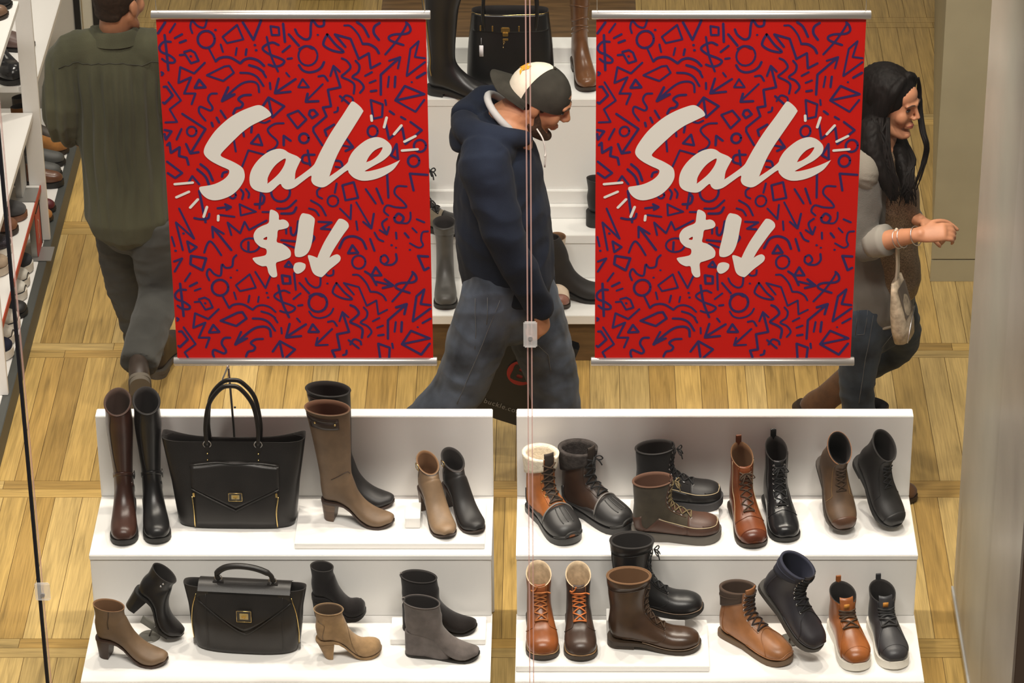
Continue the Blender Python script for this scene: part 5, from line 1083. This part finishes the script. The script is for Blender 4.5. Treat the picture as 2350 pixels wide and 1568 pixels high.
fv = folds(15, 9, 2.2, .008, 3)
ZY = J(255, 150, 11.55).z
def shirtf(c):
    k = max(0, min(1, (ZY - c.z) / .08)) * max(0, min(1, (c.z - ZY + .75) / .4))
    return fv(c) * .8 + .008 * k * math.sin(c.x * 150 + 2.5 * noise.noise(Vector((c.x * 9, 0, c.z * 5))))
shirt = skin_mesh(mb, 'shirt', SHIRT, pr, .007, 7, shirtf)
cc = J(263, 88, 11.668); pf = [(.064, -.01), (.064, .040), (.068, .052), (.075, .048), (.082, .025), (.092, .000)]
MBc = MB().grid([[cc + Vector((r * 1.12 * math.cos(a) + (.05 * max(0, math.sin(a)) ** 3 if r > .08 else 0) * math.cos(a), r * math.sin(a), z - .030 * max(0, math.sin(a)))) for r, z in pf] for a in [2 * PI * k / 40 for k in range(41)]])
world_part(MBc, 'shirt_collar', SHIRT, pr)
ym = MB(); ym.tube(hug(shirt, [J(132 + 265 * k / 30, 158 - 10 * math.sin(PI * k / 30), 11.54) for k in range(31)], .0005), .0016, 6); world_part(ym, 'yoke_seam', M('seam_olive', (.03, .03, .02), .9), pr)
JN = DEN('charcoal', (.042, .042, .038), .25)
mb = MB(); limb(mb, [J(292, 460, 11.66), J(305, 490, 11.66), J(307, 516, 11.66)], [(.145, .11), (.155, .12), (.14, .11)], (1, 0, 0), 24)
for a, b, c, w in ((hip_l, kn_l, an_l, 1), (hip_r, kn_r, an_r, 1.05)): limb(mb, [a * .8 + b * .2, a * .6 + b * .4, b, b * .45 + c * .55, c], [.092 * w, .092 * w, .075 * w, .068 * w, .066 * w], (1, 0, 0), 18, False)
skin_mesh(mb, 'jeans', JN, pr, .007, 6, folds(7, 7, 16, .007, 9))
b = Boot('boot', '', None, L=.30, W=.052, st=.014, h=.02, heel=(.08, .078, .038, .037), upper=leather('man_boot', (.034, .023, .017), .5), sole=M('sole_worn', (.10, .085, .065), .8), part_of=pr)
b.root.location = J(356, 866, 11.83) - pr.location; b.root.location.z = 0; b.root.rotation_euler = (0, 0, math.radians(80))
b = Boot('boot', '', None, L=.30, W=.052, st=.014, h=.02, heel=(.08, .078, .038, .037), upper=leather('man_boot', (.034, .023, .017), .5), sole=M('sole_worn', (.10, .085, .065), .8), part_of=pr)
b.root.rotation_euler = (0, math.radians(78), math.radians(98)); b.root.location = an_r - pr.location - b.root.rotation_euler.to_matrix() @ Vector((.065, 0, .15))
HAIRB = M('hair_brown', (.024, .013, .007), .75, 0, .2, .3, 90, .5, 220)
mb = MB(); Th = T; ell(mb, Th(-.020, 0, .056), (.098, .081, .092), hR); ell(mb, Th(-.036, 0, .015), (.068, .071, .058), hR); limb(mb, [Th(-.062, -.03, -.02), Th(-.072, 0, -.022), Th(-.062, .03, -.02)], [.026, .026, .026])
skin_mesh(mb, 'hair', HAIRB, pr, .005, 3, lambda c: .0012 * noise.noise(c * 120))

# ---- man in navy hoodie --------------------------------------------------------------
pr = thing('person', 'person in navy hoodie and backwards cap looking down, carrying a shopping bag', 'person', (-.15, 11.0, 0))
hO = J(1236, 231, 11.0); hR = Matrix.Rotation(math.radians(-6), 3, 'Z') @ Matrix.Rotation(math.radians(28), 3, 'Y')
mb = MB(); T = head_blobs(mb, hO, hR, 1.0)
limb(mb, [hO + Vector((-.02, 0, -.03)), J(1195, 258, 11.0), J(1165, 280, 11.0)], [.062, .070, .078])
shn, eln, wrn = J(1112, 372, 10.82), J(1160, 550, 10.76), J(1238, 704, 10.79); shf, elf, wrf = J(1150, 360, 11.19), J(1215, 520, 11.27), J(1245, 665, 11.25)
limb(mb, [J(1165, 300, 11.0), J(1150, 400, 11.0), J(1160, 530, 11.0), J(1168, 625, 11.0)], [(.12, .09), (.15, .11), (.13, .11), (.14, .11)])
for a, b, c in ((shn, eln, wrn), (shf, elf, wrf)): limb(mb, [J(1145, 350, 11.0) * .3 + a * .7, a, b, c], [.05, .05, .042, .029])
hand(mb, wrn, (.16, .0, -1), (.85, -.45, .15), 1.1, 1.0, -1, .8); hand(mb, wrf, (-.05, .0, -1), (.9, .4, .1), 1.0, 1.2, 1)
hn, kn, an = J(1146, 632, 10.91), J(1056, 888, 10.90), J(920, 1035, 10.93); hf, kf, af = J(1195, 632, 11.09), J(1268, 872, 11.09), J(1290, 1090, 11.06)
for a, b, c in ((hn, kn, an), (hf, kf, af)): limb(mb, [a, a * .5 + b * .5, b, b * .5 + c * .5, c], [.078, .068, .05, .047, .036])
skin_mesh(mb, 'body', SKIN, pr, .0045, 8)
HOOD = M('navy_fleece', (.0095, .0135, .025), .95, 0, .1, .35, 5, .4, 300, sheen=.03)
mb = MB()
limb(mb, [J(1150, 318, 11.0), J(1146, 355, 11.0), J(1148, 440, 11.0), J(1158, 550, 11.0), J(1166, 640, 11.0)], [(.14, .105), (.200, .135), (.200, .158), (.195, .168), (.180, .160)], (0, 1, 0), 26)
limb(mb, [J(1130, 345, 10.90), shn, shn * .5 + eln * .5, eln, eln * .45 + wrn * .55, wrn], [.085, .092, .080, .068, .058, .048]); limb(mb, [J(1150, 345, 11.1), shf, elf, wrf], [.085, .088, .066, .046])
limb(mb, [J(1206, 318, 10.90), J(1150, 316, 10.86), J(1090, 308, 10.89), J(1066, 284, 11.0), J(1086, 246, 11.10), J(1130, 222, 11.13), J(1172, 214, 11.12)], [.022, .036, .046, .052, .052, .042, .026]); ell(mb, J(1062, 312, 11.0), (.048, .09, .045)); ell(mb, J(1110, 300, 11.0), (.07, .10, .05))
limb(mb, [J(1165, 648, 10.85), J(1130, 650, 10.9), J(1168, 668, 10.84), J(1225, 655, 10.88)], [.02, .02, .02, .02])
skin_mesh(mb, 'hoodie', HOOD, pr, .007, 7, folds(7, 7, 9, .008, 21))
mb = MB(); c0 = J(1167, 258, 11.0)
ax = Vector((.72, 0, .69)).normalized(); u1 = Vector((0, 1, 0)); u2 = ax.cross(u1)
ring_ = [c0 + ax * (-.012) + (u1 * math.cos(2 * PI * k / 24) * .087 + u2 * math.sin(2 * PI * k / 24) * .092) for k in range(24)]
mb.tube(ring_, .013, 10, True); world_part(mb, 'tee_collar', M('tee_grey', (.36, .36, .36), .9), pr)
JB = DEN('blue', (.046, .058, .080), .75)
mb = MB(); limb(mb, [J(1160, 620, 11.0), J(1168, 680, 11.0), J(1170, 705, 11.0)], [(.165, .145), (.172, .150), (.15, .13)], (0, 1, 0), 24)
for a, b, c in ((hn, kn, an), (hf, kf, af)): limb(mb, [a, a * .6 + b * .4, b, b * .5 + c * .5, c], [.105, .108, .092, .084, .080])
jb = skin_mesh(mb, 'jeans', JB, pr, .007, 6, folds(8, 8, 11, .008, 33))
for a_, hd in ((an, -10), (af, -6)):
    b = Boot('shoe', '', None, L=.30, W=.052, st=.02, upper=leather('man_shoe', (.03, .022, .016), .5), sole=BLACKSOLE, tail=LOWS + [(.40, .09, .01, .075, .7)], part_of=pr)
    p = a_ - pr.location; b.root.rotation_euler = (0, 0, math.radians(hd)); b.root.location = Vector((p.x - .06, p.y, 0.001))
SEAM = M('denim_seam', (.10, .105, .11), .9)
for pts in ([(1148 - 10 * k, 690 + 24 * k) for k in range(11)], [(1085, 690), (1088, 720), (1092, 760), (1090, 800)], [(1118, 684), (1119, 720), (1117, 745)], [(1258 + 3 * k, 745 + 20 * k) for k in range(10)]):
    world_part(MB().tube(hug(jb, [J(a, b_, 10.80) for a, b_ in pts], .0006), .0012, 6), 'denim_seam', SEAM, pr)
BRD = M('beard', (.055, .030, .018), .85, 0, .2, .4, 80, .6, 300)
mb = MB()
for q in (1, -1): limb(mb, [T(.0, q * .060, -.018), T(.008, q * .057, -.045), T(.034, q * .050, -.082), T(.078, q * .014, -.108)], [(.010, .018), (.014, .028), (.015, .028), (.014, .018)], hR @ Vector((0, 1, 0)))
ell(mb, T(.083, 0, -.104), (.022, .025, .019), hR)
skin_mesh(mb, 'beard', BRD, pr, .004, 3)
mb = MB(); ell(mb, T(-.045, 0, .0), (.06, .072, .06), hR); limb(mb, [T(.022, -.068, .04), T(.02, -.068, .0)], [(.008, .014), (.006, .008)]); limb(mb, [T(.022, .068, .04), T(.02, .068, .0)], [(.008, .014), (.006, .008)]); skin_mesh(mb, 'hair', HAIRB, pr, .005, 3)
for q in (1, -1):
    mb = MB(); limb(mb, [T(.092, q * .044, .034), T(.1005, q * .028, .040), T(.104, q * .014, .036)], [.003, .004, .003]); world_part(mb, 'eyebrow', BRD, pr)
    mb = MB(); ell(mb, T(.089, q * .031, .014), (.006, .012, .004), hR); world_part(mb, 'eye', M('eye_dark', (.02, .012, .01), .3), pr)
mb = MB(); limb(mb, [T(.092, -.02, -.057), T(.1025, 0, -.056), T(.092, .02, -.057)], [.003, .004, .003]); world_part(mb, 'lips', M('lips_m', (.26, .10, .065), .5), pr)
# cap
CAPD = M('cap_charcoal', (.035, .033, .027), .95, 0, .1, .15, 30, .3, 400); CAPW = M('cap_cream', (.62, .57, .47), .9, 0, .1, .06, 30, .3, 400)
def capP(az, el, off=0.):
    x = .110 + off; y = .088 + off; z = .105 + off; e = math.cos(el)
    return T(-.010 + x * e * math.cos(az), y * e * math.sin(az), .030 + z * math.sin(el))
def cap_part(a0, a1, n, off): return [[capP(a0 + (a1 - a0) * i / n, -.18 + (PI / 2 + .175) * j / 10, off) for i in range(n + 1)] for j in range(11)]
cr_ = world_part(MB().grid(cap_part(0, 2 * PI, 40, 0)), 'cap', CAPD, pr)
def cpart(mb, name, mat): o = mb.obj(name, mat, cr_); return o
cpart(MB().grid(cap_part(PI - 1.05, PI + 1.05, 16, .0022)), 'cap_front_panel', CAPW)
cpart(MB().ball(capP(0, PI / 2, .003), .006), 'cap_button', CAPD)
P = []
for j in range(7):
    f = j / 6; row = []
    for i in range(17):
        a = PI - 1.3 + 2.6 * i / 16; q = capP(a, -.14); ln = .076 * min(1, 2.6 * math.sin(PI * i / 16)) ** .8
        row.append(q + hR @ Vector((-ln * f, 0, -.030 * f * (1 - math.sin(PI * i / 16)) - .012 * f * f + .010 * f)))
    P.append(row)
P2 = [[p - hR @ Vector((0, 0, .003)) for p in r] for r in P]
cpart(MB().grid(P).grid(P2).grid([P[-1], P2[-1]]), 'cap_brim', CAPD)
em = MB(); EP = [(-.30, .62), (-.16, .74), (.02, .70), (.14, .80), (.26, .72), (.20, .58), (.30, .50), (.14, .52), (.02, .58), (-.10, .50), (-.16, .60), (-.28, .52)]
ce = (0.0, .64); em.add([capP(PI, .60, .0045)] + [capP(PI + a * 1.5, .60 + (b - .64) * 1.5, .0042) for a, b in EP], [(0, i + 1, (i + 1) % len(EP) + 1) for i in range(len(EP))])
cpart(em, 'cap_emblem', M('emblem_gold', (.62, .30, .02), .7))
for dy in (-.03, .03):
    mb = MB(); mb.tube(catmull([J(1232, 296, 10.98 + dy * .6 - .06), J(1246, 320, 10.90 + dy), J(1252, 350, 10.89 + dy), J(1250, 372 + 400 * dy, 10.88 + dy)], 4), .003, 6); world_part(mb, 'drawstring', M('string', (.42, .40, .38), .8), pr)

# ---- black shopping bag held on the far side -----------------------------------------
o_ = J(1168, 909, 11.27); rot = math.radians(21)
bagt = thing('shopping_bag', 'black paper shopping bag with red emblem and white lettering carried by hand', 'shopping bag', (o_.x, o_.y, o_.z), (0, rot, 0))
PAPER = M('black_paper', (.010, .0095, .009), .45, 0, .5, .2, 6, .1, 30)
HWb, HB, DBg, HWr = .237, .37, .05, .165; dz0 = -.08
v = []
for z, dd in ((dz0, DBg), (dz0 + HB * .5, DBg * .8), (dz0 + HB, DBg * .55)):
    v.append([(-HWb, -dd, z), (0, -dd * 1.08, z), (HWr, -dd, z), (HWr + .004, 0, z), (HWr, dd, z), (0, dd * 1.05, z), (-HWb, dd, z), (-HWb - .004, 0, z)])
MB().loft([[Vector(p) for p in r] for r in v], cap1=False).obj('bag_body', PAPER, bagt, False)
def fyb(z): return -lerp([(dz0, DBg * 1.08), (dz0 + HB * .5, DBg * .86), (dz0 + HB, DBg * .6)], z) - .0025
TX = {}
def text(body, x, z, size, mat, name, parent, bold=0.):
    cu = bpy.data.curves.new('t', 'FONT'); cu.body = body; cu.size = size; cu.align_x = 'CENTER'; cu.offset = bold; cu.space_character = 1.15
    o = bpy.data.objects.new('t', cu); COL.objects.link(o); dg = bpy.context.evaluated_depsgraph_get(); me = bpy.data.meshes.new_from_object(o.evaluated_get(dg)); bpy.data.objects.remove(o)
    mb = MB(); mb.add([(q.co.x + x, fyb(z + q.co.y) - .0032, z + q.co.y) for q in me.vertices], [tuple(p.vertices) for p in me.polygons]); return mb.obj(name, mat, parent, False)
text('buckle.com', -.016, dz0 + .052, .028, M('print_grey', (.30, .30, .29), .6), 'web_lettering', bagt)
cz = dz0 + .212; cxb = -.002
MB().grid([[(cxb, fyb(cz) - .001, cz) for k in range(33)], [(cxb + .052 * math.cos(2 * PI * k / 32), fyb(cz) - .001, cz + .052 * math.sin(2 * PI * k / 32)) for k in range(33)]]).obj('red_emblem', M('emblem_red', (.55, .02, .015), .5), bagt, False)
BO = [(-.026, -.030), (-.028, .0), (-.026, .030), (.006, .031), (.022, .026), (.025, .014), (.018, .003), (.027, -.006), (.027, -.022), (.012, -.031)]
BV, BF = fill_mesh('b', [[(a * 1.15, c_) for a, c_ in BO], [(-.010, .019), (.006, .019), (.009, .014), (.006, .009), (-.010, .009)], [(-.010, -.007), (.008, -.007), (.011, -.013), (.008, -.019), (-.010, -.019)]], 0)
bb = MB().add([(v_[0] + cxb, fyb(cz + v_[2]) - .0045, cz + v_[2]) for v_ in BV], BF); bb.obj('emblem_letter', PAPER, bagt, False)
for (x, z, w, h) in ((-.19, dz0 + .30, .03, .02), (-.006, dz0 + .292, .036, .022)):
    MB().grid([[(x - w, fyb(z) - .001, z - h), (x + w, fyb(z) - .001, z - h)], [(x - w, fyb(z) - .001, z + h), (x + w, fyb(z) - .001, z + h)]]).obj('white_print', M('print_pale', (.62, .60, .57), .6), bagt, False)
    MB().grid([[(x - w * .2, fyb(z) - .0018, z - h * .6), (x + w * .7, fyb(z) - .0018, z - h * .2)], [(x + w * .0, fyb(z) - .0018, z + h * .1), (x + w * .5, fyb(z) - .0018, z + h * .7)]]).obj('print_mark', PAPER, bagt, False)
for y_ in (-.028, .028): MB().tube(catmull([(-.06, y_, dz0 + HB - .01), (-.05, y_, dz0 + HB + .05), (.03, y_ * .3, dz0 + HB + .10), (.09, y_, dz0 + HB + .05), (.1, y_, dz0 + HB - .01)], 5), .003, 6).obj('handle', LACEBLK, bagt)

# ---- woman with long dark hair -------------------------------------------------------
pr = thing('person', 'person with long dark hair in grey sweater, jeans and brown boots', 'person', (1.15, 11.1, 0))
hd = -34
hO = J(2045, 236, 11.08); hR = Matrix.Rotation(math.radians(hd), 3, 'Z') @ Matrix.Rotation(math.radians(8), 3, 'Y')
mb = MB(); T = head_blobs(mb, hO, hR, .93, True); fw = Vector((math.cos(math.radians(hd)), math.sin(math.radians(hd)), 0)); lf = Vector((-fw.y, fw.x, 0))
limb(mb, [hO + Vector((-.01, 0, -.03)), J(2026, 320, 11.08), J(2018, 350, 11.09)], [.048, .048, .06])
ch_ = J(2020, 430, 11.10)
shn, eln, wrn = J(1985, 392, 10.94), J(1978, 560, 10.90), J(2112, 538, 10.78); shf, elf, wrf = J(2052, 388, 11.24), J(2078, 500, 11.20), J(2112, 508, 10.98)
limb(mb, [J(2018, 350, 11.09), J(2018, 430, 11.09), J(2014, 540, 11.1), J(2014, 640, 11.1)], [(.11, .075), (.125, .095), (.105, .085), (.135, .10)], lf)
for a, b, c in ((shn, eln, wrn), (shf, elf, wrf)): limb(mb, [J(2018, 372, 11.09) * .35 + a * .65, a, b, b * .5 + c * .5, c], [.042, .042, .036, .034, .024])
hand(mb, wrn, (.95, -.1, .18), (.1, -.6, .8), .95, .75, -1); hand(mb, wrf, (.75, -.62, .05), (.3, .3, .9), .92, .8, 1)
hn, kn, an = J(1996, 655, 11.04), J(1966, 888, 11.0), J(1990, 1090, 10.99); hf, kf, af = J(2036, 650, 11.17), J(2072, 785, 11.32), J(1880, 925, 11.45)
for a, b, c in ((hn, kn, an), (hf, kf, af)): limb(mb, [a, a * .5 + b * .5, b, b * .5 + c * .5, c], [.07, .064, .046, .042, .03])
skin_mesh(mb, 'body', SKIN2, pr, .004, 7)
SW = M('sweater_grey', (.125, .118, .105), .95, 0, .1, .15, 8, .5, 260, sheen=.15)
mb = MB()
limb(mb, [J(2015, 352, 11.09), J(2010, 380, 11.09), J(2012, 440, 11.09), J(2010, 540, 11.10), J(2010, 640, 11.10), J(2010, 694, 11.10)], [(.10, .07), (.150, .10), (.155, .122), (.138, .112), (.156, .122), (.164, .128)], lf, 24)
limb(mb, [J(2000, 370, 11.0), shn, shn * .5 + eln * .5, eln, eln * .74 + wrn * .26], [.06, .066, .062, .058, .052]); limb(mb, [J(2030, 370, 11.14), shf, elf, elf * .7 + wrf * .3], [.06, .062, .054, .048])
skin_mesh(mb, 'sweater', SW, pr, .006, 6, folds(10, 10, 8, .005, 41))
mb = MB(); a, c = eln * .84 + wrn * .16, eln * .56 + wrn * .44; limb(mb, [a, c], [.058, .056], (0, 1, 0), 20, False); world_part(mb, 'rolled_cuff', M('cuff_pale', (.24, .225, .195), .9), pr)
mb = MB(); limb(mb, [J(1995, 352, 10.97), J(1985, 375, 10.93), J(1985, 410, 10.90), J(1970, 430, 10.90)], [(.03, .05), (.05, .055), (.055, .05), (.04, .02)], (0, 0, 1)); skin_mesh(mb, 'draped_collar', M('collar_pale', (.165, .15, .125), .95, 0, .1, .1, 8, .4, 260), pr, .006, 5)
SEQ = M('sequin_bronze', (.15, .10, .06), .38, .35, .5, .7, 260, 1.0, 500)
mb = MB(); limb(mb, [J(2036, 372, 11.06), J(2040, 440, 11.06), J(2040, 540, 11.06), J(2046, 640, 11.07)], [(.075, .06), (.105, .108), (.098, .104), (.10, .106)], lf, 22); skin_mesh(mb, 'sequin_front', SEQ, pr, .006, 5, folds(9, 9, 9, .004, 47))
mb = MB(); limb(mb, [J(2012, 690, 11.1), J(2013, 716, 11.1)], [(.154, .121), (.158, .124)], lf, 22, False); skin_mesh(mb, 'white_tee', M('tee_white', (.42, .40, .37), .9), pr, .006, 4)
JW = DEN('indigo', (.030, .041, .056), .75)
mb = MB(); limb(mb, [J(2012, 690, 11.1), J(2012, 725, 11.1), J(2010, 745, 11.1)], [(.140, .105), (.150, .118), (.135, .105)], lf, 22)
for a, b, c, e in ((hn, kn, an, .62), (hf, kf, af, .35)): limb(mb, [a * .8 + b * .2, a * .55 + b * .45, b, b * (1 - e) + c * e], [.086, .082, .062, .058])
jw = skin_mesh(mb, 'jeans', JW, pr, .006, 6, folds(9, 9, 14, .005, 53))
for pts in ([(2008 - 3.5 * k, 730 + 20 * k) for k in range(11)], [(1958, 712), (1956, 745), (1954, 775)], [(1990, 716), (1988, 745), (1982, 772), (1962, 775)], [(2090 - 6 * k, 735 + 16 * k) for k in range(6)]):
    world_part(MB().tube(hug(jw, [J(a, b_, 10.92) for a, b_ in pts], .0006), .0012, 6), 'denim_seam', SEAM, pr)
WBT = suede('woman_boot', (.105, .052, .022))
for (toe, ang, pit, b_a) in ((J(2102, 1150, 10.95), -28, 0, an), (None, -35, 42, af)):
    b = Boot('boot', '', None, L=.255, W=.043, st=.014, h=.012, upper=WBT, sole=BROWNSOLE, toe=.95, tail=tall_tail(.36, .98, -.03, .50), sc=.95, part_of=pr)
    R = Matrix.Rotation(math.radians(ang), 3, 'Z') @ Matrix.Rotation(math.radians(pit), 3, 'Y')
    b.root.rotation_euler = R.to_euler()
    if toe is not None:
        p = toe - R @ Vector((b.L, 0, 0)) - pr.location; p.z = .001
    else: p = af - pr.location - R @ Vector((.055, 0, .10))
    b.root.location = p
HAIRK = M('hair_black', (.006, .0045, .004), .6, 0, .12, .4, 60, .5, 160, (1, 1, .12))
mb = MB(); ell(mb, T(-.030, 0, .050), (.108, .092, .092), hR); ell(mb, T(-.060, 0, -.03), (.075, .088, .11), hR)
for q in (1, -1): limb(mb, [T(.040, q * .022, .126), T(.034, q * .070, .092), T(.006, q * .086, .02), T(-.012, q * .088, -.06), T(-.02, q * .086, -.14)], [(.014, .016), (.016, .022), (.018, .032), (.02, .038), (.022, .036)], lf)
limb(mb, [J(2000, 300, 11.0), J(2005, 350, 10.95), J(2030, 410, 10.91), J(2052, 455, 10.90)], [(.055, .05), (.05, .045), (.036, .03), (.016, .012)])
limb(mb, [J(2050, 305, 11.16), J(2070, 370, 11.03), J(2080, 420, 10.97), J(2082, 462, 10.95)], [(.04, .03), (.045, .03), (.03, .022), (.012, .01)])
limb(mb, [J(1985, 290, 11.12), J(1975, 330, 11.12)], [.07, .05])
skin_mesh(mb, 'hair', HAIRK, pr, .005, 4, lambda c: .0025 * noise.noise(Vector((c.x * 110, c.y * 110, c.z * 6))))
rs = random.Random(11); st = MB()
for k in range(46):
    t_ = k / 45
    if k < 22: p0, p1, p2, p3 = J(2000 + 40 * rs.random(), 270, 10.99), J(1992 + 50 * rs.random(), 340, 10.93), J(2020 + 40 * rs.random(), 410, 10.89), J(2042 + 30 * rs.random(), 445 + 28 * rs.random(), 10.88)
    else: p0, p1, p2, p3 = J(2045 + 26 * rs.random(), 300, 11.18), J(2058 + 42 * rs.random(), 366, 11.01), J(2072 + 30 * rs.random(), 415, 10.95), J(2062 + 45 * rs.random(), 448 + 28 * rs.random(), 10.93)
    st.tube(catmull([p0, p1, p2, p3], 5), [.004 + .002 * rs.random()] * 10 + [.0045, .004, .0034, .0026, .0018, .0012], 6)
for dx, dv in ((0, 0), (3, 6), (-4, 3)): st.tube(catmull([T(.07, .045, .12), J(2110 + dx, 205, 11.1), J(2111 + dx, 250, 11.08), J(2118 + dx, 300, 11.03), J(2127 + dx, 330 + dv, 11.0), J(2124 + dx, 360, 11.0), J(2114 + dx, 390 + dv, 10.98), J(2100 + dx, 430 + dv, 10.97)], 5), [.0035] * 8 + [.006] * 12 + [.005] * 8 + [.0035] * 5 + [.002] * 3, 6)
ss = world_part(st, 'hair_strands', HAIRK, pr); ss['kind'] = 'stuff'
for q in (1, -1):
    mb = MB(); limb(mb, [T(.091, q * .044, .036), T(.0995, q * .028, .042), T(.1035, q * .014, .038)], [.0016, .0022, .002]); world_part(mb, 'eyebrow', M('brow_soft', (.06, .03, .018), .8), pr)
    mb = MB(); ell(mb, T(.089, q * .031, .016), (.0065, .0125, .0045), hR); world_part(mb, 'eye', M('eye_dark', (.02, .012, .01), .3), pr)
mb = MB(); limb(mb, [T(.0925, -.019, -.057), T(.1035, 0, -.053), T(.0925, .019, -.057)], [.002, .004, .002]); limb(mb, [T(.091, -.016, -.060), T(.1015, 0, -.063), T(.091, .016, -.060)], [.002, .0045, .002]); world_part(mb, 'lips', M('lips_w', (.32, .085, .07), .45), pr)
for f in (.62, .70, .93):
    c = eln * (1 - f) + wrn * f; mb = MB().torus(c + Vector((0, 0, -.003)), (wrn - eln), .034, .0018, 24, 6); world_part(mb, 'bracelet', SILVER, pr)
# her shoulder bag
c = J(2066, 705, 10.855); hb = thing('shoulder_bag', 'cream snakeskin shoulder bag hanging from the arm of the long-haired person', 'handbag', c, (0, math.radians(-10), math.radians(-20)))
CRB = M('snake_cream', (.44, .36, .26), .5, 0, .4, .35, 45, .4, 120)
MB().loft([[(.034 * w * math.copysign(abs(math.cos(a)) ** .7, math.cos(a)), .085 * w2 * math.copysign(abs(math.sin(a)) ** .7, math.sin(a)), z) for a in [2 * PI * k / 24 for k in range(24)]] for z, w, w2 in ((-.122, .55, .6), (-.117, .85, .75), (-.07, 1, .8), (.0, .85, .8), (.08, .45, .7), (.112, .28, .6))]).obj('bag_body', CRB, hb, True)
MB().grid([[(.031 - .004 * j, y, z) for y in (-.045, 0, .045)] for j, z in enumerate((-.03, 0, .03, .06, .09))]).obj('bag_flap', M('flap_brown', (.12, .09, .065), .5), hb)
MB().tube([(.036, -.08, -.10), (.036, -.02, -.06), (.036, .05, -.02)], .002, 6).obj('bag_zip', SILVER, hb)
top = eln * .42 + wrn * .58 - c
Ri = Matrix.Rotation(math.radians(-20), 3, 'Z') @ Matrix.Rotation(math.radians(-10), 3, 'Y'); lt = Ri.inverted() @ (top + Vector((0, 0, .036)))
for q in (-.012, .012): MB().tube(catmull([(0, q, .105), (lt.x * .5 - .004, q * .8, lt.z * .55), (lt.x, lt.y + q * .4 , lt.z)], 6), .0048, 8).obj('strap', M('strap_cream', (.50, .44, .34), .5), hb)
